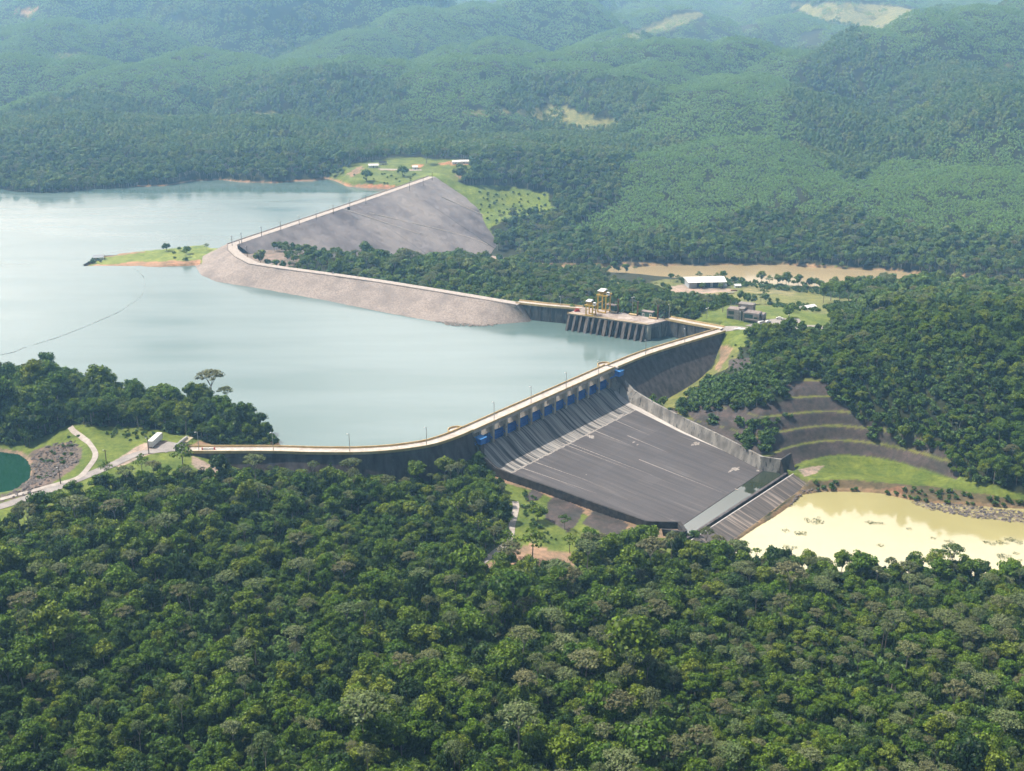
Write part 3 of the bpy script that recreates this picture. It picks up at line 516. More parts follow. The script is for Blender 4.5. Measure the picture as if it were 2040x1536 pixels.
# ------------------------------------------------------------------ structure helpers
def wpart(mb, name, mat, root, smooth=False):
    x, y, z = root.location
    mb.v = [(p[0]-x, p[1]-y, p[2]-z) for p in mb.v]
    return mb.build(name, mat, root, smooth)
def catmull(pts, k=6):
    out = []
    for i in range(len(pts)-1):
        p0, p1, p2, p3 = pts[max(i-1, 0)], pts[i], pts[i+1], pts[min(i+2, len(pts)-1)]
        for j in range(k):
            t_ = j/k
            out.append(.5*((2*p1) + (p2-p0)*t_ + (2*p0-5*p1+4*p2-p3)*t_*t_ + (3*p1-p0-3*p2+p3)*t_**3))
    return out + [pts[-1]]
def right_normals(pts):
    ns_ = []
    for i in range(len(pts)):
        a = (pts[i]-pts[max(i-1, 0)]); b_ = (pts[min(i+1, len(pts)-1)]-pts[i])
        if a.length < 1e-6: a = b_
        if b_.length < 1e-6: b_ = a
        a = Vector((a.x, a.y, 0)).normalized(); b_ = Vector((b_.x, b_.y, 0)).normalized()
        m_ = (a+b_).normalized(); n_ = Vector((m_.y, -m_.x, 0)); ca = max(.5, n_.dot(Vector((a.y, -a.x, 0)))); ns_.append(n_/ca)
    return ns_
def sweep(pts, sect, caps=True):
    """closed section (offset to the right, z) swept along pts; sect may be a function of the point index"""
    ns_ = right_normals(pts); mb = MB(); rws = []
    for i, p in enumerate(pts):
        sc_ = sect(i) if callable(sect) else sect
        rws.append([(p.x+ns_[i].x*o, p.y+ns_[i].y*o, z) for o, z in sc_])
    mb.loft(rws, closed=True)
    m_ = len(rws[0]); last = (len(rws)-1)*m_
    if caps: mb.f.append(tuple(range(m_))[::-1]); mb.f.append(tuple(last+k for k in range(m_)))
    return mb
def path_strip(pts, width, lift=.18, step=2.0, cols=5):
    pts = catmull([Vector((p[0], p[1], 0)) for p in pts], 8); ns_ = right_normals(pts); rws = []
    P = []
    for i, p in enumerate(pts):
        for k in range(cols): P.append((p.x+ns_[i].x*width*(k/(cols-1)-.5), p.y+ns_[i].y*width*(k/(cols-1)-.5)))
    P = np.array(P); Z = height(P[:, 0], P[:, 1]) + lift
    return MB().loft([[(P[i*cols+k, 0], P[i*cols+k, 1], Z[i*cols+k]) for k in range(cols)] for i in range(len(pts))])
def road(name, pix, width, mat, lift=.18):
    pts = [ground(a, b_) for a, b_ in pix]
    o = path_strip(pts, width, lift).build(name, mat); o['kind'] = 'structure'; return o
# ------------------------------------------------------------------ embankment dam
M['riprap'] = surf('pinkish_riprap', (.250, .215, .195), (.385, .338, .31), .8, .95, c3=(.20, .18, .172), scale3=.06, lo3=.45, hi3=.75, bump=.25)
M['fillface'] = surf('lilac_grey_rockfill', (.135, .121, .130), (.255, .232, .236), .03, .95, c3=(.33, .30, .29), scale3=.012, lo3=.48, hi3=.62, bump=.25, detail=12, lo=.38, hi=.62)
M['track'] = surf('pale_track', (.36, .32, .29), (.48, .44, .40), .4, .95)
EQ = [(860, 352), (800, 373), (700, 407), (600, 440.5), (500, 474), (462, 487), (463, 497), (478, 511), (505, 525), (570, 535), (650, 545.5), (760, 561), (860, 577), (950, 592), (1034, 606)]
EW = [(800, 377), (775, 384), (660, 424), (555, 459), (470, 485), (386, 519), (389, 530), (402, 548), (430, 561), (530, 577), (640, 597), (760, 621), (862, 640), (960, 648), (1056, 641)]
E_ = [at(a, b_, CREST) for a, b_ in EQ]; W_ = [at(a, b_, 0) for a, b_ in EW]
# visible dam: right side when walking from the far abutment is the reservoir on the near leg and the corner
emb = thing('embankment_dam', 'long pinkish grey rockfill embankment dam bending between the lake and the wooded valley', 'dam', tuple(at(480, 500, CREST)))
en = right_normals(E_)
HW = 4.2
up = [E_[i] + en[i]*HW for i in range(len(E_))]; dn_ = [E_[i] - en[i]*HW for i in range(len(E_))]
def rough(rows_, amp, seed):
    out = []
    for r_ in rows_:
        P = np.array([(p[0], p[1]) for p in r_]); q = fbm(P[:, 0], P[:, 1], 5, 2, seed)*amp
        out.append([(p[0], p[1], p[2]+q[k]) for k, p in enumerate(r_)])
    return out
def face(a0, a1, b0, b1, nu, nv):
    return [[a0.lerp(a1, u/nu).lerp(b0.lerp(b1, u/nu), v_/nv) for v_ in range(nv+1)] for u in range(nu+1)]
mb = MB()
for i in range(len(E_)-1):
    a0, a1 = up[i], up[i+1]; w0, w1 = W_[i], W_[i+1]
    b0 = a0 + (w0-a0)*1.6; b1 = a1 + (w1-a1)*1.6
    mb.loft(rough(face(a0, a1, b0, b1, max(4, int((a1-a0).length/2)), 22), .35, 5))
a0, w0 = up[-1], W_[-1]; e1 = E_[-1] + (E_[-1]-E_[-2]).normalized()*2; wq = at(1062, 634, 0)
mb.loft(rough(face(a0, e1, a0+(w0-a0)*1.6, e1+(wq-e1)*1.5, 4, 22), .3, 5))
wpart(mb, 'upstream_face', M['riprap'], emb)
mb = MB()
for i in range(len(E_)-1):
    if 5 <= i <= 7: continue
    a0, a1 = dn_[i], dn_[i+1]
    dr = (a1-a0); dr.z = 0; dr.normalize(); out_n = Vector((-dr.y, dr.x, 0))
    dep, sl_ = (62, 1.8) if i < 5 else (46, 1.7)
    off = out_n*dep*sl_ - Vector((0, 0, dep))
    mb.loft(rough(face(a0, a1, a0+off, a1+off, max(4, int((a1-a0).length/3)), 44), .5, 8))
a0 = dn_[0]; dr = (E_[0]-E_[1]).normalized(); out_n = Vector((dr.y, -dr.x, 0)); e0 = a0 + dr*8 + Vector((0, 0, -1))
off = out_n*62*1.8 - Vector((0, 0, 62))
wpart(mb, 'downstream_face', M['fillface'], emb)
rd = sweep(E_, [(-HW, 9.6), (-HW, 10.62), (HW, 10.62), (HW, 9.6)])
wpart(rd, 'crest_road', M['track'], emb)
wpart(sweep(E_, [(HW-.55, 10.5), (HW-.55, 11.25), (HW+.1, 11.25), (HW+.1, 10.4)]), 'upstream_kerb', M['riprap'], emb)
# tracks and seams on the downstream face
f0, f1 = dn_[0], dn_[5]; fd = (f1-f0); fl_ = fd.length; fd.normalize(); fo = Vector((-fd.y, fd.x, 0))
def fpt(u, d_): return f0 + fd*u*fl_ + (fo*1.8 - Vector((0, 0, 1)))*d_ + Vector((.3, -.1, .65))
for uv in ([(.54, .5), (.40, 30)], [(.47, 8), (.25, 40), (.20, 52)], [(.10, 14), (.03, 38), (.0, 48)]):
    ps = catmull([fpt(*q) for q in uv], 6)
    wpart(MB().loft([[p + fd*1.3 - Vector((0, 0, 1.0)), p + fd*.8, p - fd*.8, p - fd*1.3 - Vector((0, 0, 1.0))] for p in ps]), 'access_track', M['track'], emb)
# rubble spit where the slope meets the lake
spit = [at(880, 640, .0), at(905, 650, 0), at(945, 651, 0), at(990, 648, 0), at(985, 640, 0), at(930, 638, 0)]

# ------------------------------------------------------------------ concrete wings and headwalls
def wing(name, label, pts, k, zb, face_mat, up_mat=None, halfw=3.5, ztop=CREST, brk=8.0, rib=None, rib_mat=None):
    root = thing(name, label, 'dam wall', (pts[0].x, pts[0].y, 0))
    wpart(sweep(pts, [(-halfw+.25, -12), (-halfw+.25, ztop-.42), (halfw-.25, ztop-.42), (halfw-.25, brk), (halfw-.25+k*(brk-zb), zb)]), 'wall', face_mat, root)
    wpart(sweep(pts, [(-halfw-.1, ztop-.4), (-halfw-.1, ztop), (halfw+.1, ztop), (halfw+.1, ztop-.4)]), 'road_deck', M['road'], root)
    for s_ in (-1, 1):
        a, b_ = sorted((s_*(halfw-.28), s_*(halfw+.103)))
        wpart(sweep(pts, [(a, ztop+.004), (a, ztop+.95), (b_, ztop+.95), (b_, ztop-.42)]), 'parapet', M['parapet'], root)
    if rib:
        mb = MB(); ns_ = right_normals(pts); tot = 0
        for i in range(len(pts)-1):
            seg = (pts[i+1]-pts[i]).length; m_ = max(1, int(seg/rib)); an = math.atan2((pts[i+1]-pts[i]).y, (pts[i+1]-pts[i]).x)
            for j in range(m_):
                p = pts[i].lerp(pts[i+1], (j+.5)/m_) + ns_[i]*(halfw-.05)
                mb.box((p.x, p.y, ztop/2-3.2), (.55, .6, ztop+5.4), an)
        wpart(mb, 'ribs', rib_mat or M['damface'], root)
    return root
LW_ = catmull(CLW[:10], 5); RW_ = catmull(CLW[11:], 5)
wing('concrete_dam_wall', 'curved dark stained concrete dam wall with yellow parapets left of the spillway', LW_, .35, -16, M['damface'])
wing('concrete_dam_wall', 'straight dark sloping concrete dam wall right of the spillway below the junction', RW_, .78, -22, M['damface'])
F0, F1, K1, K0 = at(1130, 624, CREST), at(1291, 647, CREST), at(1333, 637, CREST), at(1163, 611.5, CREST)
hl = [at(1031, 604, CREST), at(1090, 610.5, CREST), at(1160, 616.5, CREST)]
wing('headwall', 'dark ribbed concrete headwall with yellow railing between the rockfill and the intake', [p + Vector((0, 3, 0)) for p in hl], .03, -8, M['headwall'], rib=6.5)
hr = [at(1331, 634.5, CREST), at(1380, 644, CREST), at(1438, 654.5, CREST)]
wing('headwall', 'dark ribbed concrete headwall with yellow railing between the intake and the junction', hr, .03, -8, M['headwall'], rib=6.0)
# fine pale run-off lines on the right wing
# ------------------------------------------------------------------ spillway
sp = thing('spillway', 'wide grey concrete spillway with eleven bays and a long dark chute', 'spillway', (A0.x, A0.y, 0), SROT)
def sl3(s, n, z): return (s, -n, z)
def edge_s(n, base): return float(np.interp(n, [q[1] for q in base], [q[0] for q in base]))
M['ogee'] = surf('streaked_ogee', (.15, .147, .142), (.46, .44, .41), .9, .9, stretch=(1.4, .045, .05), c3=(.06, .06, .062), scale3=.5, lo3=.5, hi3=.62, detail=8)
M['chute'] = surf('dark_chute_slab', (.088, .082, .085), (.128, .120, .121), .9, .9, stretch=(.55, .03, .03), c3=(.21, .198, .188), scale3=.7, lo3=.60, hi3=.80, detail=9, lo=.3, hi=.7)
M['pale'] = surf('pale_concrete', (.46, .44, .42), (.62, .60, .57), .6, .9, stretch=(1, .2, 1))
M['worn'] = surf('worn_concrete', (.24, .22, .20), (.46, .43, .40), 1.2, .9)
M['ramp'] = surf('streaked_ramp', (.085, .075, .070), (.145, .13, .122), .8, .9, stretch=(1.2, .05, .05), c3=(.34, .29, .25), scale3=.45, lo3=.56, hi3=.66, detail=7)
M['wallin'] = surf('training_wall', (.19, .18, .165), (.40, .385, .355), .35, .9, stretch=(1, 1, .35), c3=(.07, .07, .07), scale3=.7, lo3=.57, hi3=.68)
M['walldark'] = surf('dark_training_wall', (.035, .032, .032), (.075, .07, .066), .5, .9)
def floor_patch(n0, n1, m_, zoff=0.0, cols=30):
    rws = []
    for i in range(m_+1):
        n = n0 + (n1-n0)*i/m_; l0, r0 = edge_s(n, LBASE)-.3, edge_s(n, RBASE)+.3
        rws.append([sl3(l0+(r0-l0)*k/cols, n, floor_z(n)+zoff) for k in range(cols+1)])
    return rws
rws = [[sl3(2+(128-2)*k/30, -2.5, z) for k in range(31)] for z in (-11, -1.0)] + [[sl3(2+(128-2)*k/30, q, z) for k in range(31)] for q, z in ((-2.0, -.2), (-.8, .3))]
mb = MB().loft(rws + floor_patch(1.0, 24.2, 36)); mb.build('ogee', M['ogee'], sp, True)
mb = MB().loft(floor_patch(24.2, 111, 30)); mb.build('chute_slab', M['chute'], sp)
mb = MB(); ra, rb = [], []
for i in range(91):
    q = i/90; j1, j2 = .5*(_h(np.array([i]), np.array([3]), 9)[0]-.5), .7*(_h(np.array([i]), np.array([8]), 9)[0]-.5)
    n0, n1 = 24.1+j1, 25.0+j2; s_ = edge_s(24.5, LBASE)+.2 + q*(edge_s(24.5, RBASE)-edge_s(24.5, LBASE)-.4)
    ra.append(sl3(s_, n0, floor_z(n0)+.035)); rb.append(sl3(s_, n1, floor_z(n1)+.035))
mb.loft([ra, rb]); mb.build('cross_joint', M['worn'], sp)
def add_joints(m, sx, sy, dark=.72):
    t = m.node_tree; b = t.nodes['Principled BSDF']; src = b.inputs['Base Color'].links[0].from_socket
    tc2 = nd(t, 'ShaderNodeTexCoord'); bk = nd(t, 'ShaderNodeTexBrick'); bk.offset = 0; bk.inputs['Scale'].default_value = 1; bk.inputs['Brick Width'].default_value = sx; bk.inputs['Row Height'].default_value = sy
    bk.inputs['Mortar Size'].default_value = .09; bk.inputs['Mortar Smooth'].default_value = .3; bk.inputs['Color1'].default_value = (1, 1, 1, 1); bk.inputs['Color2'].default_value = (.88, .88, .89, 1); bk.inputs['Mortar'].default_value = (dark, dark, dark, 1)
    mm = nd(t, 'ShaderNodeMix', data_type='RGBA', blend_type='MULTIPLY'); mm.inputs['Factor'].default_value = 1
    t.links.new(tc2.outputs['Object'], bk.inputs[0]); t.links.new(src, mm.inputs['A']); t.links.new(bk.outputs[0], mm.inputs['B']); t.links.new(mm.outputs['Result'], b.inputs['Base Color'])
add_joints(M['chute'], 10.4, 8.0, .8)
rws = []
for i in range(60):
    n = 9 + (86-9)*i/59; r0 = edge_s(n, RBASE); w_ = 1.0*min(1, (n-6)/8)*(4.6*min(1, (86-n)/62)) + .05
    rws.append([sl3(r0-w_, n, floor_z(n)+.04), sl3(r0-w_/2, n, floor_z(n)+.05), sl3(r0+.2, n, floor_z(n)+.06)])
MB().loft(rws).build('pale_floor_strip', M['pale'], sp)
rng = random.Random(4)
def blob(px, py, rs, rn, lift=.03, seed=0):
    z = -12.0
    for _ in range(30):
        p = at(px, py, z); q = p - A0; n_ = q.dot(nv); z = .5*z + .5*floor_z(n_)
    s_ = q.dot(dv); r_ = random.Random(seed); pts = []
    for k in range(22):
        a = 2*math.pi*k/22; f_ = r_.uniform(.45, 1.1); n2 = n_+math.sin(a)*rn*f_
        pts.append(sl3(s_+math.cos(a)*rs*f_, n2, floor_z(n2)+lift))
    c = sl3(s_, n_, floor_z(n_)+lift)
    return MB().add(pts+[c], [(k, (k+1) % 22, 22) for k in range(22)])
for i, (px, py, rs, rn) in enumerate([(1388, 884, 2.6, 1.8), (1380, 886, 2.2, .8), (1466, 934, 3.2, 1.8), (1456, 938, 3.0, .8), (1178, 870, 3.2, 2.2), (1262, 881, 1.4, .6), (1270, 886, 1.0, .5), (1237, 828, 5, 1.0), (1467, 975, .8, 1.5), (1510, 938, 1.2, 1.2), (1168, 946, .6, .4)]):
    blob(px, py, rs, rn, .03+.004*i, i).build('worn_patch', M['worn'], sp)
for s0, n0, n1 in ((58, 22, 62), (61, 22, 75), (30, 24, 58), (84, 24, 50), (104, 22, 48), (20, 24, 66), (72, 60, 108), (92, 40, 66)):
    rws = []
    for i in range(16):
        n = n0+(n1-n0)*i/15; c = s0 + (66-s0)*(n-n0)*.0026; w_ = .28*(1-i/15)+.04
        rws.append([sl3(c-w_, n, floor_z(n)+.03), sl3(c+w_, n, floor_z(n)+.032)])
    MB().loft(rws).build('leach_streak', M['worn'], sp)
# basin, sill, ramp
mb = MB().loft([[sl3(22, 110.9, -18.02), sl3(66, 110.9, -18.02), sl3(110.5, 110.9, -18.02)], [sl3(20, 112, -19.6), sl3(66, 112, -19.6), sl3(112, 112, -19.6)], [sl3(10, 121, -19.6), sl3(66, 121, -19.6), sl3(113, 123, -19.6)]])
mb.build('basin_floor', M['chute'], sp)
bw = MB().add([sl3(21, 111.2, -18.12), sl3(109.5, 111.2, -18.12), sl3(111.5, 122.5, -18.12), sl3(8, 119.6, -18.12)], [(0, 1, 2, 3)]).build('basin_water', M['basin'])
bw.location = (A0.x, A0.y, 0); bw.rotation_euler = (0, 0, SROT); bw['kind'] = 'structure'
MB().hull8([sl3(6, 119.2, -25), sl3(111, 122.0, -25), sl3(111, 123.3, -25), sl3(6, 120.5, -25)], [sl3(6, 119.2, -16.9), sl3(111, 122.0, -16.9), sl3(111, 123.3, -16.9), sl3(6, 120.5, -16.9)]).build('end_sill', M['damface'], sp)
rt0, rt1, rb0, rb1 = (4, 121.2, -17.9), (116, 124.9, -17.6), (8, 134.5, -21.4), (113.5, 133.6, -21.2)
rws = [[sl3(*[a+(b_-a)*k/24 for a, b_ in zip(rt0, rt1)]) for k in range(25)], [sl3(*[a+(b_-a)*k/24 for a, b_ in zip(rb0, rb1)]) for k in range(25)]]
rws.append([(p[0], p[1], -26) for p in rws[1]])
MB().loft(rws).build('apron_ramp', M['ramp'], sp)
MB().loft([[(p[0], p[1]+.02, p[2]+.02) for p in rws[0]], [(p[0], p[1]-.5, p[2]+.0-.05) for p in rws[0]]]).build('ramp_lip', M['pale'], sp)
# training walls: (s, n, top z)
def wall_mb(line, t_, side, deep=4.0):
    rws = []
    for i, (s, n, z) in enumerate(line):
        rws.append([sl3(s, n, floor_z(n)-deep), sl3(s, n, z), sl3(s+side*t_, n, z), sl3(s+side*t_, n, floor_z(n)-deep)])
    m_ = MB().loft(rws, closed=True); k = (len(rws)-1)*4
    m_.f += [(3, 2, 1, 0), (k, k+1, k+2, k+3)]; return m_
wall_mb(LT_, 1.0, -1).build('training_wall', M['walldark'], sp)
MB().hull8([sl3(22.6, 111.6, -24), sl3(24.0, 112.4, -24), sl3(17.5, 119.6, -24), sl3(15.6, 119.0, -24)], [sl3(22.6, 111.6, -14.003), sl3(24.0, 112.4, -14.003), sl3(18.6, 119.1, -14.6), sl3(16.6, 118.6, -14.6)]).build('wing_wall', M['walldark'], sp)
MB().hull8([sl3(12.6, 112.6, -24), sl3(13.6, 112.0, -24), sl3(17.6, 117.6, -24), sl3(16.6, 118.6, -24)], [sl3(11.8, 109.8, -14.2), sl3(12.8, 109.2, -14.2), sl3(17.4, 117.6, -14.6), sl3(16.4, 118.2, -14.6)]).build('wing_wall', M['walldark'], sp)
rws = []
for s, n, z in RT_:
    b_s = edge_s(n, RBASE)
    rws.append([sl3(b_s, n, floor_z(n)-1.5), sl3(b_s, n, floor_z(n)), sl3(s, n, z), sl3(s+1.1, n+.2, z), sl3(s+1.6, n+.2, z-14)])
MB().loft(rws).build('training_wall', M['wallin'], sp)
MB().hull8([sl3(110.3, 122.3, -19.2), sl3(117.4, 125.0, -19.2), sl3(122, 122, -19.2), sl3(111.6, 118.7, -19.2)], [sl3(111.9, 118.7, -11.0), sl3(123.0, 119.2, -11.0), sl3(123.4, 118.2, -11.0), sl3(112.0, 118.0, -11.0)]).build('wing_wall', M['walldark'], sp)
# piers, gates, deck
PS = [10.7 + 10.4*i for i in range(12)]
for s in PS:
    MB().prism([(s-.75, 1.6), (s-.35, 2.8), (s+.35, 2.8), (s+.75, 1.6), (s+.75, -6.35), (s-.75, -6.35)], -3.2, 9.6).build('pier', M['pier'], sp)
for i in range(11):
    a, b_ = PS[i]+.78, PS[i+1]-.78
    rws = [[sl3(x, n, z) for x in (a, b_)] for n, z in ((4.5, -.3), (4.05, 1.3), (3.9, 2.6), (4.0, 3.8), (4.15, 4.5), (4.65, 4.5), (4.6, 3.8), (4.5, 2.6), (4.65, 1.3), (5.1, -.4))]
    g = MB().loft(rws, closed=True).build('gate', M['bluesteel'], sp)
    for x in (a+1.2, b_-1.2):
        MB().tube([sl3(x, 4.6, 4.2), sl3(x, 6.9, 2.5), sl3(x, 4.6, 1.2)], .26).build('gate_arm', M['bluesteel'], g)
    for z in (1.2, 2.4, 3.6): MB().box(((a+b_)/2, -4.85, z), (b_-a-.3, .4, .35)).build('gate_beam', M['bluesteel'], g)
LB_, RB_ = 4.5, 129.3
MB().box(((LB_+RB_)/2, -3.55, 9.85), (RB_-LB_, 7.3, 1.3-.006)).build('bridge_deck', M['road'], sp)
for n in (.08, 7.02): MB().box(((LB_+RB_)/2, -n, 10.93), (RB_-LB_, .36, .97)).build('parapet', M['parapet'], sp)
mb = MB()
for s in (-4.5, 128.5):
    pass
for sc_, side in ((0.2, 1), (129.4, 1)):
    pts = [(sc_ + 4.6*math.cos(a), -.1 + 4.4*math.sin(a)) for a in np.linspace(0, math.pi, 15)]
    MB().prism(pts, 9.7, 10.506).build('lookout_slab', M['road'], sp)
    MB().loft([[(x, y, 10.3), (x, y, 11.42), (sc_+(x-sc_)*.93, y*.93, 11.42), (sc_+(x-sc_)*.93, y*.93, 10.3)] for x, y in pts], closed=True).build('lookout_parapet', M['parapet'], sp)
# blue hoist houses at both ends
for s, n, z, lab in ((8.3, 8.6, 3.4, 'bright blue hoist house on a column at the left end of the spillway'), (131.5, 8.2, 5.6, 'bright blue hoist house at the far right end of the spillway')):
    p = sn_world(s, n, z); r_ = thing('hoist_house', lab, 'hoist house', p, SROT, None)
    MB().box((0, 0, 1.5), (4.0, 3.2, 3.0)).build('house', M['bluesteel'], r_)
    MB().hull8([(-2.6, -2.1, 3.02), (2.4, -2.1, 3.02), (2.4, 2.1, 3.3), (-2.6, 2.1, 3.3)], [(-2.6, -2.1, 3.2), (2.4, -2.1, 3.2), (2.4, 2.1, 3.5), (-2.6, 2.1, 3.5)]).build('roof', plain('light_blue_roof', (.06, .25, .62), .5), r_)
    for q in (-1, 1): MB().tube([(q*2.1, -1.7, .2), (q*2.4, -1.95, 3.1)], .1, 5).build('roof_strut', M['bluesteel'], r_)
    mb = MB(); mb.tube([(-2.6, -1.8, 1.0), (-3.6, -1.8, 1.2), (-3.6, 1.4, 1.2), (-2.0, 1.6, 1.0)], .1, 5); mb.build('railing', M['bluesteel'], r_)
    MB().box((0, .2, -3.6), (2.6, 2.6, 7.2)).build('column', M['damface'], r_)
    MB().box((-2.2 if s < 60 else -4.4, .9, .2), (3.2 if s < 60 else 6.0, .5, .5)).build('beam', M['bluesteel'], r_)
# ------------------------------------------------------------------ intake block
it = thing('intake_structure', 'concrete power intake with sloping buttresses standing in the lake', 'intake', (F0.x, F0.y, 0))
ax = (F1-F0).normalized(); fn = Vector((ax.y, -ax.x, 0)); IL = (F1-F0).length
q0, q1 = F0 - fn*3.2, F1 - fn*3.2
def xy(p): return (p.x, p.y)
wpart(MB().prism([xy(q0+ax*.5), xy(q1-ax*.4), xy(K1-ax*.4+fn*.4), xy(K0+fn*.4)], -10, 9.7), 'body', M['headwall'], it)
wpart(MB().prism([xy(F0), xy(F1), xy(K1), xy(K0)], 9.703, 10.5), 'deck', M['intakedeck'], it)
NB = 13
for i in range(NB):
    c = F0.lerp(F1, (i+.35)/NB) ; w_ = .62 if i not in (3, 6, 9) else 1.1
    lo = [c - ax*w_ - fn*3.3, c + ax*w_ - fn*3.3, c + ax*w_ + fn*6.6, c - ax*w_ + fn*6.6]; hi = [c - ax*w_ - fn*3.3, c + ax*w_ - fn*3.3, c + ax*w_ + fn*.1, c - ax*w_ + fn*.1]
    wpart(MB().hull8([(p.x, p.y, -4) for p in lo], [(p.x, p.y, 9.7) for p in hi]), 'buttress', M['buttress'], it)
    if i < NB-1:
        for k in (.33, .66):
            c2 = F0.lerp(F1, (i+.35+k)/NB)
            lo = [c2 - ax*.22 - fn*3.3, c2 + ax*.22 - fn*3.3, c2 + ax*.22 + fn*3.9, c2 - ax*.22 + fn*3.9]; hi = [c2 - ax*.22 - fn*3.3, c2 + ax*.22 - fn*3.3, c2 + ax*.22 - fn*1.2, c2 - ax*.22 - fn*1.2]
            wpart(MB().hull8([(p.x, p.y, -4) for p in lo], [(p.x, p.y, 9.7) for p in hi]), 'trash_rack_rib', M['headwall'], it)
ex = (K1-F1).normalized(); eo = Vector((ex.y, -ex.x, 0)); EL_ = (K1-F1).length
def epan(a, b_, z0, z1, o0, o1, name, mat):
    p0, p1 = F1+ex*EL_*a, F1+ex*EL_*b_
    wpart(MB().prism([xy(p0+eo*o0), xy(p0+eo*o1), xy(p1+eo*o1), xy(p1+eo*o0)], z0, z1), name, mat, it)
epan(.0, .16, -8, 9.7, -3.5, .05, 'end_pier', M['pier']); epan(.52, .62, -8, 9.7, -3.5, .0, 'end_pier', M['wallgrey']); epan(.66, .99, -8, 9.7, -3.5, .02, 'end_pier', M['wallgrey']); epan(.16, .52, 7.8, 9.7, -3.5, -.05, 'lintel', M['wallgrey'])
wpart(MB().tube([F0+Vector((0, 0, .9)), F1+Vector((0, 0, .9)), K1+Vector((0, 0, .9))], .09, 5), 'railing', M['yellowsteel'], it)
wpart(MB().box((*xy((F0+F1)/2), 10.62), (IL, .5, .24), math.atan2(ax.y, ax.x)), 'kerb', M['parapet'], it)
for px, py in ((1231, 624), (1270, 629), (1310, 636)):
    p = at(px, py, CREST); c = thing('stoplog_column', {1231: 'rusty steel column nearest the cranes on the intake deck', 1270: 'rusty steel column in the middle of the intake deck', 1310: 'rusty steel column right of the green hut on the intake deck'}[px], 'column', p, math.atan2(ax.y, ax.x), 'rusty columns on the intake deck')
    MB().box((0, 0, 4.6), (.75, .75, 9.2)).build('column', M['rust'], c)
    MB().box((0, 0, 9.3), (1.2, 1.2, .3)).build('cap', M['rust'], c)
    MB().box((-3.2, 0, .45), (5.4, 2.4, .6)).build('hatch_cover', plain('yellowish_cover', (.48, .36, .18), .8), c)
def gantry(px, py, w_, d_, h_, label):
    p = at(px, py, CREST); c = thing('gantry_crane', label, 'crane', p, math.atan2(ax.y, ax.x), 'yellow gantry cranes on the intake')
    for x in (-1, 1):
        for y in (-1, 1): MB().box((x*w_/2, y*d_/2, h_/2), (.65, .65, h_)).build('leg', M['yellowsteel'], c)
    for y in (-1, 1): MB().box((0, y*d_/2, h_+.35), (w_+2.2, .7, .9)).build('girder', M['yellowsteel'], c); MB().box((0, y*d_/2, .5), (w_+.6, .5, .6)).build('bogie_beam', M['yellowsteel'], c)
    for x in (-1, 1): MB().box((x*w_/2, 0, h_+.353), (.6, d_-.7, .7)).build('cross_beam', M['yellowsteel'], c); MB().box((x*w_/2, 0, h_*.55), (.3, d_-.6, .35)).build('brace', M['yellowsteel'], c)
    t_ = MB().box((-w_*.25, 0, h_+1.75), (w_*.5, d_*.7, 1.5)).build('trolley', M['yellowsteel'], c)
    MB().hull8([(-w_*.62, -d_*.55, h_+3.0), (w_*.2, -d_*.55, h_+3.0), (w_*.2, d_*.55, h_+3.0), (-w_*.62, d_*.55, h_+3.0)], [(-w_*.62, -d_*.55, h_+3.15), (w_*.2, -d_*.55, h_+3.15), (w_*.12, d_*.3, h_+3.7), (-w_*.54, d_*.3, h_+3.7)]).build('roof', M['whiteroof'], c)
    for x in (-.55, .12):
        for y in (-.45, .45): MB().tube([(x*w_, y*d_, h_+.8), (x*w_, y*d_, h_+3.05)], .12, 5).build('roof_post', M['yellowsteel'], c)
    cb = MB().box((w_*.5+.9, -d_*.3, h_+1.6), (1.6, 1.8, 2.0)).build('cabin', M['white'], c)
    MB().box((w_*.5+.9, -d_*.3-.903, h_+1.9), (1.2, .02, .8)).build('cabin_window', M['dark'], cb)
gantry(1203, 621, 5.6, 7.0, 11.4, 'tall yellow gantry crane with a white roof on the intake deck')
gantry(1177, 628, 4.6, 5.0, 6.6, 'low yellow gantry crane with a white roof beside the tall crane')
def hut(name, label, cat, p, rz, w_, d_, h_, wall, roofm, doors=2, gable=0):
    c = thing(name, label, cat, p, rz)
    MB().box((0, 0, h_/2), (w_, d_, h_)).build('wall', wall, c)
    if gable: MB().add([(-w_/2-.3, -d_/2-.4, h_), (w_/2+.3, -d_/2-.4, h_), (w_/2+.3, d_/2+.4, h_), (-w_/2-.3, d_/2+.4, h_), (-w_/2-.3, 0, h_+gable), (w_/2+.3, 0, h_+gable)], [(0, 1, 5, 4), (2, 3, 4, 5), (1, 2, 5), (3, 0, 4), (3, 2, 1, 0)]).build('roof', roofm, c)
    else: MB().box((0, 0, h_+.14), (w_+.5, d_+.5, .27)).build('roof', roofm, c)
    for k in range(doors):
        x = 0 if doors == 1 else -w_*.33 + w_*.66*k/(doors-1)
        dd_ = MB().box((x, -d_/2-.03, 1.15), (1.5, .06, 2.3)).build('door_frame', M['white'], c); MB().box((x, -d_/2-.07, 1.0), (.8, .05, 1.8)).build('door', M['dark'], dd_)
    return c
hut('green_hut', 'green hut with two white framed doorways on the right of the intake deck', 'hut', at(1290.5, 630, CREST), math.atan2(ax.y, ax.x), 7.6, 3.6, 3.2, M['green'], M['rustroof'], 2)
hut('green_hut', 'green hut with a white door behind the tall gantry crane', 'hut', at(1217, 618, CREST), math.atan2(ax.y, ax.x), 6.4, 3.4, 3.6, M['green'], M['rustroof'], 1)
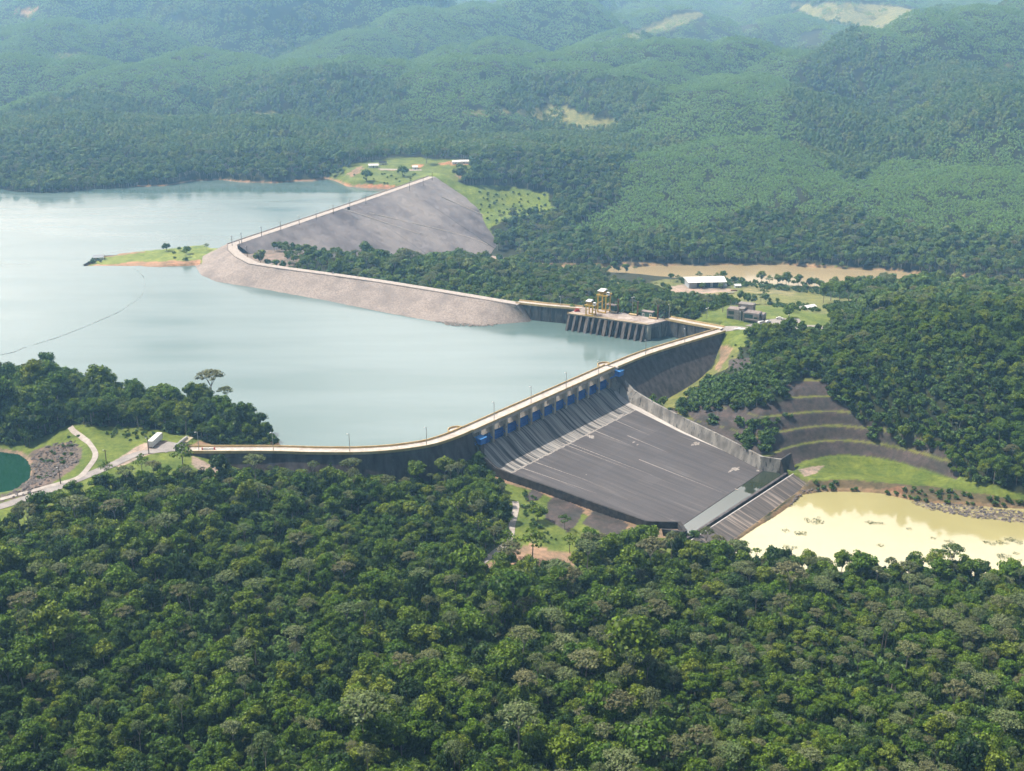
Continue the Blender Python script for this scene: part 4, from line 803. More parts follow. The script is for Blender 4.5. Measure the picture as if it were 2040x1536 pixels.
for px, py, lab in ((1239.5, 623, 'green bent vent pipe beside the first rusty column'), (1319, 634.5, 'green bent vent pipe near the right rear corner of the intake'), (1200, 615, 'green bent vent pipe half hidden behind the tall crane')):
    p = at(px, py, CREST); c = thing('vent_pipe', lab, 'pipe', p)
    MB().tube([(-1.1, 0, 0), (-.9, 0, 1.0), (0, 0, 2.2), (.8, 0, 2.6), (1.2, 0, 2.2)], .42, 8).build('pipe', M['green'], c, True); MB().box((1.0, 0, .8), (.5, .6, 1.6)).build('stand', M['wallgrey'], c)
c = thing('hoist_winch', 'small dark red winch on the left corner of the intake deck', 'winch', at(1150, 620.5, CREST), .3)
MB().box((0, 0, .4), (3.6, 1.6, .6)).build('frame', M['red'], c); MB().tube([(-1.2, 0, 1.2), (1.2, 0, 1.2)], .8, 10).build('drum', M['red'], c); MB().tube([(-1.6, 0, .6), (-1.2, 0, 2.4), (1.4, 0, 1.8)], .15, 5).build('arm', M['red'], c)
# ------------------------------------------------------------------ lamp posts
def lamp_proto(name, h_, kind):
    c = thing(name, 'x', 'lamp post', (0, 0, 0))
    mat = M['wood'] if kind == 'wood' else M['pole']
    MB().tube([(0, 0, 0), (0, 0, h_*.5), (0, 0, h_)], [.26, .22, .18] if kind == 'wood' else [.20, .16, .12], 6).build('pole', mat, c)
    if kind == 'double':
        ar = MB().tube([(-1.1, 0, h_), (0, 0, h_-.25), (1.1, 0, h_)], .07, 5).build('arm', M['pole'], c)
        for q in (-1.2, 1.2): MB().box((q, 0, h_+.05), (.8, .5, .28)).build('lamp_head', M['lamp'], c)
    elif kind == 'single':
        MB().tube([(0, 0, h_-.1), (-.9, 0, h_+.25)], .06, 5).build('arm', M['pole'], c); MB().box((-1.2, 0, h_+.25), (.75, .36, .22)).build('lamp_head', M['lamp'], c)
    elif kind == 'wood':
        MB().box((0, 0, h_-.6), (1.5, .14, .14)).build('crossarm', mat, c); MB().box((-.7, 0, h_-.2), (.6, .3, .2)).build('lamp_head', M['lamp'], c)
    return c
used = {}
def lamp(kind, p, h_, label, group, rz=SROT):
    key = (kind, h_)
    if key not in used:
        used[key] = lamp_proto('utility_pole' if kind == 'wood' else 'lamp_post', h_, kind); o = used[key]; o.location = p; o.rotation_euler = (0, 0, rz); o['label'] = label; o['group'] = group; return o
    return copy_tree(used[key], p, rz, None, label, group)
g1 = 'lamp posts along the concrete dam road'
for px, py, lab in ((396.5, 899, 'grey lamp post nearest the gate at the left end of the dam wall'), (545, 900.5, 'grey lamp post on the left dam wall in front of the forested point'), (697, 902.5, 'grey lamp post halfway along the curved left dam wall'), (850, 889, 'grey lamp post on the dam wall just left of the round lookout'),
                    (984.4, 837, 'grey lamp post on the bridge above the third and fourth spillway piers'), (1058, 805, 'grey lamp post on the bridge above the middle spillway bays'), (1127.7, 776, 'grey lamp post on the bridge beside the walking person'), (1192.6, 751, 'grey lamp post on the bridge nearest the far lookout'), (1286, 709, 'grey lamp post on the dam road past the far hoist house'), (1364, 685.5, 'grey lamp post on the dam road nearest the junction')):
    lamp('single', at(px, py, CREST-.2), 9.6, lab, g1)
g2 = 'timber poles along the rockfill crest'
tz = lambda x, y: (x/1.854545, 300 + y/1.854545)
poles = [(858, 352), (893, 342), (967, 318), (1038, 297), (1106, 275), (1169, 256), (1232, 235), (1293, 216), (1352, 197), (1513, 148), (1564, 130), (1597, 110), (887, 373), (914, 393), (963, 415)]
plab = ['on the corner of the rockfill crest nearest the grassy spit', 'second from the corner along the far rockfill crest', 'third from the corner along the far rockfill crest', 'fourth from the corner along the far rockfill crest', 'fifth from the corner along the far rockfill crest', 'sixth from the corner along the far rockfill crest', 'seventh along the far rockfill crest before the small box', 'beside the small dark box on the far rockfill crest', 'just beyond the small dark box on the far rockfill crest',
        'third from the far end of the rockfill crest', 'second from the far end of the rockfill crest', 'at the far abutment end of the rockfill crest', 'at the inside of the crest bend below the corner', 'lower down the inside of the crest bend', 'standing alone where the near rockfill leg begins']
for (x, y), lab in zip(poles, plab):
    px, py = tz(x, y); lamp('wood', at(px, py, CREST), 8.6, 'slim timber pole ' + lab, g2, .4)
for px, py, kind, h_, lab in ((1117, 610, 'single', 6.5, 'short grey lamp post behind the left headwall'), (1260, 622, 'double', 10.0, 'twin headed floodlight post behind the intake deck'), (1333, 634, 'single', 9.0, 'slender grey mast at the rear right corner of the intake'), (1408, 634, 'double', 6.6, 'twin headed lamp post on the lawn left of the office'),
                              (1475, 641, 'single', 6.5, 'lamp post in front of the grey office building'), (1571, 650, 'single', 7.5, 'lamp post at the parking area right of the office')):
    p = at(px, py, CREST-.1); lamp(kind, p, h_, lab, 'lamp posts around the intake and office')
for px, py, lab in ((297, 906, 'dark timber pole leaning beside the white trailer'), (121.5, 968, 'short timber lamp pole on the grass by the lower road'), (213, 930, 'timber pole half hidden in the trees by the road')):
    p = ground(px, py); lamp('wood', p, 8.0, lab, 'poles by the access road', .2)
bx = thing('equipment_box', 'small dark box standing on the far rockfill crest', 'box', at(695, 418, CREST)); MB().box((0, 0, 1.2), (2.4, 2.4, 2.4)).build('cabinet', M['wood'], bx); MB().box((0, 0, 2.5), (2.8, 2.8, .2)).build('roof', M['dark'], bx)
bx = thing('equipment_box', 'small grey cabinet beside the near leg of the rockfill crest road', 'box', at(663, 545, CREST)); MB().box((0, 0, .8), (1.2, 1.0, 1.6)).build('cabinet', M['pole'], bx); MB().box((0, 0, 1.65), (1.4, 1.2, .1)).build('roof', M['dark'], bx)
# ------------------------------------------------------------------ roads
road('road', [(-120, 1045), (0, 1012), (100, 982), (176, 950), (235, 922), (279, 905), (325, 898.5), (376, 896)], 4.8, M['asphalt'])
road('path', [(0, 1000), (60, 984), (130, 965), (159, 950), (178, 934), (190, 915), (187, 899), (165, 876), (148, 862), (140, 852)], 2.5, M['track'], .22)
road('path', [(1026, 1000), (1028, 1013), (1021, 1043), (1014, 1079), (990, 1100), (960, 1122)], 3.0, M['track'])
road('road', [(1434, 659), (1460, 656.5), (1505, 657), (1545, 655), (1580, 653), (1640, 654), (1690, 660)], 7.5, M['asphalt'])
road('parking', [(1500, 653.5), (1530, 646), (1560, 640), (1595, 641)], 12, M['asphalt'], .26)
road('path', [(880, 518), (905, 513), (945, 510.5), (985, 512), (1015, 516)], 4, M['track'])
road('pavement', [(318, 899), (335, 892), (352, 886)], 9, M['asphalt'], .24)
road('path', [(757, 338), (800, 338.5), (840, 339.5)], 5, M['track'])
# ------------------------------------------------------------------ office
p0, p1, p2 = at(1447, 637.5, 10.2), at(1511, 645.5, 10.2), at(1539, 638.5, 10.2)
oa = math.atan2((p1-p0).y, (p1-p0).x); OLn = (p1-p0).length
of = thing('office_building', 'grey blockwork office with green tinted windows and stepped flat roofs', 'building', p0, oa)
def ob(x0, x1, y0, y1, z0, z1, name='block', mat='blockwork'): return MB().box(((x0+x1)/2, (y0+y1)/2, (z0+z1)/2), (x1-x0, y1-y0, z1-z0)).build(name, M[mat], of)
D2 = min(18.0, (p2-p1).length)
ob(0, OLn*.40, 0, D2*.62, -3, 7.4); ob(OLn*.36, OLn*.52, .8, D2*.6, -3, 8.4); ob(OLn*.52, OLn*1.0, -.9, D2*.55, -3, 6.6); ob(OLn*.86, OLn*1.06, D2*.25, D2*1.0, -3, 4.4); ob(OLn*.25, OLn*.72, D2*.5, D2*.95, -3, 10.0)
ob(OLn*.02, OLn*.35, .4, D2*.55, 7.42, 7.6, 'roof', 'rustroof'); ob(OLn*.55, OLn*.98, -.4, D2*.5, 6.62, 6.8, 'roof', 'rustroof'); ob(OLn*.87, OLn*1.05, D2*.3, D2*.95, 4.42, 4.6, 'roof', 'rustroof')
for x0, x1, z0, z1, y in ((.05, .22, 4.3, 6.3, 0), (.02, .22, .8, 2.8, 0), (.42, .48, .6, 6.6, .8), (.56, .82, 3.4, 5.8, -.9), (.55, .95, .6, 1.5, -.9), (.86, .97, 3.2, 4.4, -.9)):
    w_ = ob(OLn*x0, OLn*x1, y-.09, y+.2, z0, z1, 'window', 'glass')
for y0, y1, z0, z1 in ((.15, .38, 3.4, 5.6),): ob(OLn-.2, OLn+.09, D2*y0, D2*y1, z0, z1, 'window', 'glass')
for y0, y1, z0, z1 in ((.42, .55, -1, 1.6), (.68, .8, -.5, 2.0)): ob(OLn*1.06-.2, OLn*1.06+.09, D2*y0, D2*y1, z0, z1, 'door', 'dark')
ob(-.9, OLn*.42, -1.6, -1.2, -2, .7, 'planter', 'rustroof'); ob(OLn*.6, OLn*1.02, -1.9, -.902, 2.4, 2.9, 'canopy', 'blockwork')
# ------------------------------------------------------------------ warehouse and sheds
q0, q1 = at(1372, 573, -32), at(1444.5, 571.5, -32); wa = math.atan2((q1-q0).y, (q1-q0).x); WL = (q1-q0).length
wh = thing('warehouse', 'long warehouse with a bright white sheet roof near the brown river', 'warehouse', q0, wa)
MB().box((WL/2, 9, 1.8), (WL-.8, 17, 6.4)).build('wall', M['greyroof'], wh)
MB().add([(-1, -1.5, 4.6), (WL+1, -1.5, 4.6), (WL+1, 9, 7.2), (-1, 9, 7.2), (-1, 19.5, 4.6), (WL+1, 19.5, 4.6), (-1, -1.5, 4.4), (WL+1, -1.5, 4.4), (WL+1, 19.5, 4.4), (-1, 19.5, 4.4)], [(0, 1, 2, 3), (3, 2, 5, 4), (0, 6, 7, 1), (4, 5, 8, 9), (1, 7, 8, 5, 2), (0, 3, 4, 9, 6)]).build('roof', M['whiteroof'], wh)
for k in range(3): MB().box((WL*(.3+.22*k), .46, 1.9), (4.6, .1, 4.2)).build('door', M['dark'], wh)
def gshed(name, lab, cat, px, py, z, w_, d_, h_, gab, rz=0.0, roofm='whiteroof', wallm='greyroof'):
    return hut(name, lab, cat, at(px, py, z), rz, w_, d_, h_, M[wallm], M[roofm], 1, gab)
for px, py, w_, d_, h_, gb, lab in ((1438, 573, 7, 6, 2.4, 1.3, 'small white gabled shed against the right front of the warehouse'), (1469, 573, 5, 5, 2.4, 1.2, 'small white shed standing alone right of the warehouse')):
    p = ground(px, py); hut('shed', lab, 'shed', p - Vector((0, 0, .3)), wa, w_, d_, h_, M['greyroof'], M['whiteroof'], 1, gb)
p = ground(1609, 617); hut('shed', 'long white roofed shed on the meadow right of the office', 'shed', p-Vector((0, 0, .3)), wa+.45, 11, 5, 2.6, M['white'], M['whiteroof'], 2, 1.0)
p = ground(197, 518); hut('house', 'small house with a grey blue roof on the grassy spit', 'house', p-Vector((0, 0, .4)), .25, 8, 6, 2.6, M['white'], M['greyroof'], 1, 1.8)
for px, py, w_, lab in ((744, 333, 11, 'small white farm building among trees at the far shore'), (763, 328, 8, 'small dark roofed farm building behind the white one'), (908, 326, 8, 'small white hut left of two on the far field edge'), (924, 325, 11, 'small long white hut at the right end of the far field'), (827, 337, 6, 'tiny white shed in the middle of the far field')):
    p = ground(px, py); hut('farm_building', lab, 'building', p-Vector((0, 0, .4)), .1, w_, 6, 2.6, M['white'], M['whiteroof'] if 'dark' not in lab else M['dark'], 1, 1.6)
p = ground(1456, 583)
for k, (px, py, w_) in enumerate(((1455, 585, 6), (1462, 580, 5), (1412, 592, 4), (1431, 590, 7), (1395, 594, 5))):
    p = ground(px, py); c = thing('material_stack', ['pale stack of timber on the yard right of the warehouse', 'brown timber stack beside the lone white shed', 'small white crate stack at the near edge of the yard', 'low dark pile of scrap in front of the warehouse yard', 'low rusty pile at the left near edge of the yard'][k], 'stack', p, wa+.1*k)
    for j in range(3): MB().box((0, (j-1)*.9, .5), (w_, .7, 1.0-.2*j)).build('bundle', M[['worn', 'rust', 'white', 'damface', 'rust'][k]], c)
# ------------------------------------------------------------------ vehicles
def car(lab, p, rz, l_, w_, h_, van=False, body='white'):
    c = thing('parked_van' if van else 'parked_car', lab, 'van' if van else 'car', p, rz)
    prof = ([(-.5, .28), (-.5, .75), (-.47, .97), (.22, 1.0), (.36, .62), (.48, .52), (.5, .28)] if van else [(-.5, .3), (-.49, .62), (-.34, .66), (-.24, .97), (.12, 1.0), (.27, .66), (.47, .58), (.5, .3)])
    mb = MB(); n_ = len(prof)
    lo = [(x*l_, -w_/2*(1 if z < .7 else .86), z*h_) for x, z in prof]; hi = [(x, -y, z) for x, y, z in lo]
    mb.add(lo+hi, [tuple(range(n_)), tuple(range(n_, 2*n_))[::-1]] + [(i, n_+i, n_+(i+1) % n_, (i+1) % n_) for i in range(n_)]); mb.build('body', M[body], c)
    for sx in (-.31, .31):
        for sy in (-1, 1): MB().tube([(sx*l_, sy*(w_/2-.1), .33), (sx*l_, sy*(w_/2+.06), .33)], .34, 12).build('wheel', M['tyre'], c)
    for sy in (-1, 1):
        a, b_ = (-.40*l_, .20*l_) if van else (-.26*l_, .17*l_)
        MB().box(((a+b_)/2, sy*(w_/2*.93+.02), .80*h_), (b_-a, .05, .2*h_)).build('side_window', M['glass'], c)
    fx = (.29 if van else .20)*l_; MB().hull8([(fx+.02, -w_*.36, .68*h_), (fx+.17, -w_*.36, .66*h_), (fx+.17, w_*.36, .66*h_), (fx+.02, w_*.36, .68*h_)], [(fx-.12, -w_*.34, .95*h_), (fx-.04, -w_*.34, .95*h_), (fx-.04, w_*.34, .95*h_), (fx-.12, w_*.34, .95*h_)]).build('windscreen', M['glass'], c)
    return c
car('white van parked in front of the office building', ground(1517, 647)+Vector((0, 0, .25)), oa+1.0, 5.4, 2.0, 2.3, True)
car('white car parked right beside the white van at the office', ground(1529, 645)+Vector((0, 0, .25)), oa+1.0, 4.4, 1.8, 1.6)
car('white car parked alone on the lawn side of the parking area', ground(1553, 637.5)+Vector((0, 0, .25)), oa+.1, 4.5, 1.8, 1.5)
tr = thing('tractor', 'small dark tractor standing at the front of the warehouse', 'tractor', ground(1395, 575), wa+.3)
MB().box((.6, 0, 1.1), (2.4, 1.1, .9)).build('bonnet', M['red'], tr); MB().box((-1.0, 0, 1.9), (1.5, 1.5, 1.9)).build('cab', M['dark'], tr)
for x, r_ in ((-1.1, .85), (1.3, .5)):
    for y in (-.9, .9): MB().tube([(x, y-.2, r_), (x, y+.2, r_)], r_, 14).build('wheel', M['tyre'], tr)
a_, b_ = ground(303, 893), ground(317, 881)
tl = thing('white_trailer', 'long white box trailer parked beside the road near the gate', 'trailer', (a_+b_)/2+Vector((0, 0, .1)), math.atan2((b_-a_).y, (b_-a_).x))
TLn = 11.5
MB().box((0, 0, 2.15), (TLn, 2.6, 2.9)).build('box', M['white'], tl); MB().box((0, 0, .55), (TLn-.6, 1.2, .3)).build('chassis', M['tyre'], tl)
mb = MB()
for k in range(10): mb.box((-TLn/2+.6+k*1.15, 1.31, 2.15), (.08, .03, 2.7)); mb.box((-TLn/2+.6+k*1.15, -1.31, 2.15), (.08, .03, 2.7))
mb.build('side_ribs', M['pole'], tl)
for x in (-TLn/2+1.2, -TLn/2+2.4, TLn/2-2.2):
    for y in (-1.0, 1.0): MB().tube([(x, y-.15, .45), (x, y+.15, .45)], .45, 12).build('wheel', M['tyre'], tl)
MB().box((-TLn/2-.02, 0, 2.15), (.05, 2.2, 2.5)).build('rear_door', M['lamp'], tl)
# gate and guard shelter
gp = at(368, 890, CREST)
gt = thing('security_gate', 'wire mesh gate frame across the road at the left end of the dam', 'gate', gp, 1.35)
for x in (-7, -3.5, 0, 3.5): MB().tube([(x, 0, 0), (x, 0, 3.4)], .12, 6).build('post', M['pole'], gt)
mb = MB()
for z in (.3, 1.7, 3.2): mb.tube([(-7, 0, z), (3.5, 0, z)], .06, 5)
for k in range(36): mb.box((-7+k*.3, .02, 1.7), (.05, .03, 2.9))
mb.build('mesh_panel', M['pole'], gt)
mb = MB().tube([(-7, .3, 3.7), (3.5, .3, 3.7)], .45, 8); mb.build('wire_roll', M['pole'], gt)
gs = thing('guard_shelter', 'open shelter with an old tan roof beside the mesh gate', 'shelter', at(372, 886.5, CREST-.1), 1.35)
for x in (-2.6, 2.6):
    for y in (-1.5, 1.5): MB().tube([(x, y, 0), (x, y, 2.8)], .1, 5).build('post', M['wood'], gs)
MB().hull8([(-3.2, -2, 2.7), (3.2, -2, 2.7), (3.2, 2, 3.0), (-3.2, 2, 3.0)], [(-3.2, -2, 2.85), (3.2, -2, 2.85), (3.2, 2, 3.15), (-3.2, 2, 3.15)]).build('roof', plain('tan_roof', (.42, .36, .24), .8), gs)
MB().box((0, 1.5, 1.3), (5.2, .15, 2.4)).build('back_wall', M['wallgrey'], gs)
gb = thing('gate_box', 'narrow grey guard cabinet by the road gate', 'cabinet', at(353, 900, CREST-.2), .1); MB().box((0, 0, 1.7), (1.5, 1.3, 3.4)).build('cabinet', M['wallgrey'], gb); MB().box((0, 0, 3.5), (1.8, 1.6, .2)).build('roof', M['pole'], gb)
for i, (px, py, lab) in enumerate(((409.5, 895.8, 'red and white barrier lying nearest the gate on the dam road'), (421, 895.6, 'red and white barrier farther from the gate on the dam road'))):
    c = thing('road_barrier', lab, 'barrier', at(px, py, CREST+.004), .03*i, 'barriers on the dam road')
    MB().box((0, 0, .45), (2.4, .5, .9)).build('block', M['white'], c); MB().box((-1.5 if i == 0 else 1.5, 0, .5), (.6, .56, 1.0)).build('red_end', M['red'], c)
ti = thing('traffic_island', 'white painted arrow shaped traffic island at the road junction', 'traffic island', ground(1474, 656.5)+Vector((0, 0, .2)), oa+.2)
MB().prism([(-5, -1), (1, -1.6), (4.5, .2), (.5, .6), (-3.5, 1.2), (-1.5, 0)], 0, .25).build('kerb', M['white'], ti); MB().prism([(-2, .4), (.5, .3), (.2, 1.8), (-.8, 2.4)], 0, .3).build('kerb', M['white'], ti)
# floating boom
bo = MB(); bp_ = [(268, 533), (272, 537), (278, 545)]
bz = [(530, 465), (535, 490), (530, 515), (520, 540), (497, 558), (470, 575), (450, 590), (430, 600), (385, 620), (340, 640), (270, 668), (215, 689), (180, 700)]
bpts = catmull([at(*q, .1) for q in [(268, 533), (276, 541), (284, 549)] + [tz(*q) for q in bz] + [(50, 692), (20, 703), (-40, 712)]], 10)
bt = thing('floating_boom', 'long curving line of small grey floats across the lake', 'boom', bpts[0])
mb = MB(); mb2 = MB(); acc = 0
for i in range(len(bpts)-1):
    a, b2 = bpts[i], bpts[i+1]; m_ = max(1, int((b2-a).length/3.2))
    for k in range(m_):
        if rng.random() < .5: continue
        c_ = a.lerp(b2, (k+.5)/m_); an = math.atan2((b2-a).y, (b2-a).x) + rng.uniform(-.25, .25)
        mb.box((c_.x, c_.y, .12), (1.1, .22, .2), an)
wpart(mb, 'floats', M['float'], bt); wpart(MB().tube(bpts, .015, 4), 'cable', M['float'], bt)
# person on the bridge
def person(lab, p, rz, shirt, trousers):
    c = thing('person', lab, 'person', p, rz)
    vs = [(0, 0, .95), (0, 0, 1.2), (0, 0, 1.42), (0, .01, 1.52), (0, .02, 1.66), (.11, 0, .9), (.13, .08, .5), (.13, .02, .07), (.13, .14, .03), (-.11, 0, .9), (-.13, -.02, .5), (-.13, -.1, .07), (-.13, .02, .03), (.2, 0, 1.4), (.27, -.02, 1.12), (.26, .12, .9), (.26, .16, .82), (-.2, 0, 1.4), (-.27, .02, 1.12), (-.26, .1, .9), (-.26, .14, .82), (0, .04, 1.75)]
    es = [(0, 1), (1, 2), (2, 3), (3, 4), (0, 5), (5, 6), (6, 7), (7, 8), (0, 9), (9, 10), (10, 11), (11, 12), (2, 13), (13, 14), (14, 15), (15, 16), (2, 17), (17, 18), (18, 19), (19, 20), (4, 21)]
    rs = [.15, .14, .16, .06, .105, .1, .07, .05, .045, .1, .07, .05, .045, .065, .045, .035, .03, .065, .045, .035, .03, .09]
    me = bpy.data.meshes.new('body'); me.from_pydata(vs, es, []); o = bpy.data.objects.new('body', me); COL.objects.link(o); o.parent = c
    m_ = o.modifiers.new('skin', 'SKIN'); sv = me.skin_vertices[0].data if me.skin_vertices else None
    if sv is None:
        me.skin_vertices  # created with the modifier
    for i, r_ in enumerate(rs): me.skin_vertices[0].data[i].radius = (r_, r_*.85)
    me.skin_vertices[0].data[0].use_root = True
    o.modifiers.new('sub', 'SUBSURF').levels = 1; me.materials.append(M[shirt])
    MB().tube([(0, 0, .05), (0, 0, .1)], .01, 4)
    return c
#PART3
# ------------------------------------------------------------------ tree builders
NR = np.random.default_rng(11)
def unit(a): return a/np.maximum(1e-9, np.linalg.norm(a, axis=1, keepdims=True))
def leaf_quads(C, N, size, rng_, tilt=.75, flat=0.0):
    n = len(C); nn = unit(N + rng_.normal(0, tilt, (n, 3)) + np.array([0, 0, flat]))
    a = unit(np.cross(nn, rng_.normal(0, 1, (n, 3)))); b_ = np.cross(nn, a)
    s = size*rng_.uniform(.6, 1.35, (n, 1)); e = rng_.uniform(.55, 1.0, (n, 1))
    V = np.stack([C - a*s, C - b_*s*e + a*s*.15, C + a*s, C + b_*s*e - a*s*.15], 1).reshape(-1, 3)
    return V, np.arange(4*n).reshape(n, 4)
def lobe_points(lobes, per, rng_, zmin=-.35, rad=(.80, 1.06)):
    P, N = [], []
    for (x, y, z, rx, rz_) in lobes:
        k = max(6, int(per*(rx*rx*.5 + rx*rz_*.5)))
        u = unit(rng_.normal(0, 1, (k*2, 3))); u = u[u[:, 2] > zmin][:k]
        r_ = rng_.uniform(rad[0], rad[1], (len(u), 1))
        p = np.array([x, y, z]) + u*r_*np.array([rx, rx, rz_])
        keep = np.ones(len(p), bool)
        for (x2, y2, z2, rx2, rz2) in lobes:
            if (x2, y2, z2) == (x, y, z): continue
            q = (p - np.array([x2, y2, z2]))/np.array([rx2, rx2, rz2]); keep &= (q*q).sum(1) > .62
        P.append(p[keep]); N.append(unit(u/np.array([rx, rx, rz_]))[keep])
    return np.concatenate(P), np.concatenate(N)
def tubes_np(branches, sides=5):
    mb = MB()
    for pts, rs in branches: mb.tube(pts, rs, sides)
    return mb
def crown_mesh(name, lobes, per, size, mat, seed, tilt=.7, zmin=-.35, flat=.15, core=.70, lo=.50, hi=1.50):
    g = np.random.default_rng(seed)
    P, N = lobe_points(lobes, per, g, zmin)
    V, Q = leaf_quads(P, N, size, g, tilt, flat)
    v = g.uniform(lo, hi, len(Q))
    # a rough leafy core closes the crown
    cv, cq = [], []
    for (x, y, z, rx, rz_) in lobes:
        b0 = len(cv); m_, r_ = 7, 4
        for i in range(r_+1):
            ph = -math.pi*.35 + (math.pi*.85)*i/r_
            for k in range(m_):
                a = 2*math.pi*(k+.5*(i % 2))/m_; f_ = core*g.uniform(.85, 1.12)
                cv.append((x+rx*f_*math.cos(ph)*math.cos(a), y+rx*f_*math.cos(ph)*math.sin(a), z+rz_*f_*math.sin(ph)))
        for i in range(r_):
            for k in range(m_): cq.append((b0+i*m_+k, b0+i*m_+(k+1) % m_, b0+(i+1)*m_+(k+1) % m_, b0+(i+1)*m_+k))
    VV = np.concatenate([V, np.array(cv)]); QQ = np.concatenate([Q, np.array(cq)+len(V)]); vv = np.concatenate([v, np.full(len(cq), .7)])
    return VV, QQ, vv
class Kind: pass
KINDS = {}
def make_kind(key, lobes, per, size, leaf, branches, seed, **kw):
    V, Q, v = crown_mesh(key, lobes, per, size, leaf, seed, **kw)
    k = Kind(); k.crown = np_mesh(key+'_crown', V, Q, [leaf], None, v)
    mb = tubes_np(branches); me = bpy.data.meshes.new(key+'_trunk'); me.from_pydata(mb.v, [], mb.f); me.materials.append(M['bark']); k.trunk = me
    # one joined mesh for the far trees of the mass
    tv = np.array(mb.v); tq = [f for f in mb.f if len(f) == 4]
    VV = np.concatenate([V, tv]); QQ = np.concatenate([Q, np.array(tq)+len(V)])
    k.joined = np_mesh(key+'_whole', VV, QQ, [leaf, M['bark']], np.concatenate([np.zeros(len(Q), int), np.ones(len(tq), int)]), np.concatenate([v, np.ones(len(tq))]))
    k.obj = bpy.data.objects.new(key+'_whole', k.joined)
    KINDS[key] = k; return k
def dome(seed, r_, h0, hh, n, lr=(.34, .52), squash=.8):
    g = random.Random(seed); out = [(0, 0, h0+hh*.45, r_*.62, hh*.52)]
    for i in range(n):
        a = 2*math.pi*(i+g.uniform(-.3, .3))/n*1.618*1.0*3; d_ = r_*math.sqrt(g.uniform(.05, .75)); rr = r_*g.uniform(*lr)
        out.append((d_*math.cos(a), d_*math.sin(a), h0 + hh*(.80-.62*(d_/r_)**2) + g.uniform(-.12, .18)*hh, rr, rr*squash))
    return out
def trunk(h_, r_, forks=0, spread=3.0, top=None, seed=0, lean=.4):
    g = random.Random(seed); hf = h_*.72; br = [([(0, 0, -1.5), (lean*.4, 0, hf*.5), (lean, .1, hf)], [r_*1.25, r_, r_*.75])]
    for i in range(forks):
        a = 2*math.pi*i/forks+g.uniform(-.4, .4); t_ = top or h_
        br.append(([(lean, .1, hf-.4), (lean+spread*.45*math.cos(a), spread*.45*math.sin(a), hf+(t_-hf)*.55), (lean+spread*math.cos(a), spread*math.sin(a), t_)], [r_*.6, r_*.4, r_*.18]))
    return br
for i in range(3):
    make_kind('broadleaf%d' % i, dome(20+i, 4.6, 6.0, 7.2+1.2*i, 12), 19, .40, LG, trunk(10, .28, 3, 2.2, seed=i), 30+i)
for i in range(2):
    make_kind('dark%d' % i, dome(50+i, 4.0, 4.5, 8.6, 11, squash=1.1), 18, .40, LD, trunk(9, .26, 2, 1.8, seed=i+7), 60+i)
def flat_lobes(seed, r_, h_, n):
    g = random.Random(seed); out = []
    for i in range(n):
        a = i*2.399; d_ = r_*math.sqrt((i+.3)/n); rr = r_*g.uniform(.26, .38)
        out.append((d_*math.cos(a), d_*math.sin(a), h_ - 2.0*(d_/r_)**2 + g.uniform(-.3, .4), rr, rr*.62))
    return out
for i in range(2):
    make_kind('umbrella%d' % i, flat_lobes(70+i, 4.9, 16.0, 15), 26, .31, (LP, LN)[i], trunk(14.6, .26, 5, 3.4, 15.0, seed=i+3, lean=.7), 80+i, tilt=.6, zmin=-.1, flat=.5, core=.55, lo=.6, hi=1.4)
make_kind('vine', [(0, 0, 3, 2.2, 3.2), (.3, .2, 6.5, 1.8, 3.0), (0, 0, 10, 1.2, 2.8), (.9, .3, 4, 1.5, 2.4), (-.8, -.5, 5, 1.4, 2.6)], 18, .42, LD, trunk(9, .2), 91)
make_kind('lime', dome(95, 3.6, 3.6, 4.6, 10), 16, .42, LL, trunk(6.5, .18, 3, 1.6), 96)
ceh = [(1.5*math.cos(a), 1.5*math.sin(a), 10.6 + .5*math.sin(3*a), .95, .5) for a in np.linspace(0, 5.2, 6)] + [(0, 0, 11.2, 1.0, .55)]
make_kind('cecropia', ceh, 34, .34, LG, trunk(11, .13, 5, 1.5, 10.7, seed=5, lean=.3), 98, core=.4, zmin=-.1)
make_kind('bush', dome(101, 2.0, .1, 2.0, 7), 26, .34, LB, [([(0, 0, -.6), (.1, 0, 1.0)], [.1, .05])], 102)
make_kind('lime_bush', dome(111, 2.0, .1, 2.4, 7), 26, .34, LL, [([(0, 0, -.6), (.1, 0, 1.0)], [.1, .05])], 112)
make_kind('round', dome(105, 3.6, 2.4, 5.2, 12), 20, .36, LG, trunk(5, .25, 4, 1.6), 106)
make_kind('sparse', [(2.6*math.cos(a), 2.6*math.sin(a), 7.5+1.2*math.sin(2.3*a), 1.5, 1.0) for a in np.linspace(0, 5.5, 7)] + [(0, 0, 9.6, 1.6, 1.1), (.8, -.6, 8.2, 1.3, .9)], 15, .40, LG, trunk(8.4, .2, 7, 2.6, 7.8, seed=8), 108, core=.35)
def low_crown(key, leaf, r_, h_, seed, n=5, per=2.2, size=1.25):
    return make_kind(key, dome(seed, r_, h_*.38, h_*.6, n), per, size, leaf, [([(0, 0, -2), (0, 0, h_*.5)], [.3, .2])], seed+1, tilt=.42, core=.82)
for i in range(3): low_crown('far%d' % i, LF, 6.2, 13 + 2*i, 120+3*i, 7, 5.0, .85)
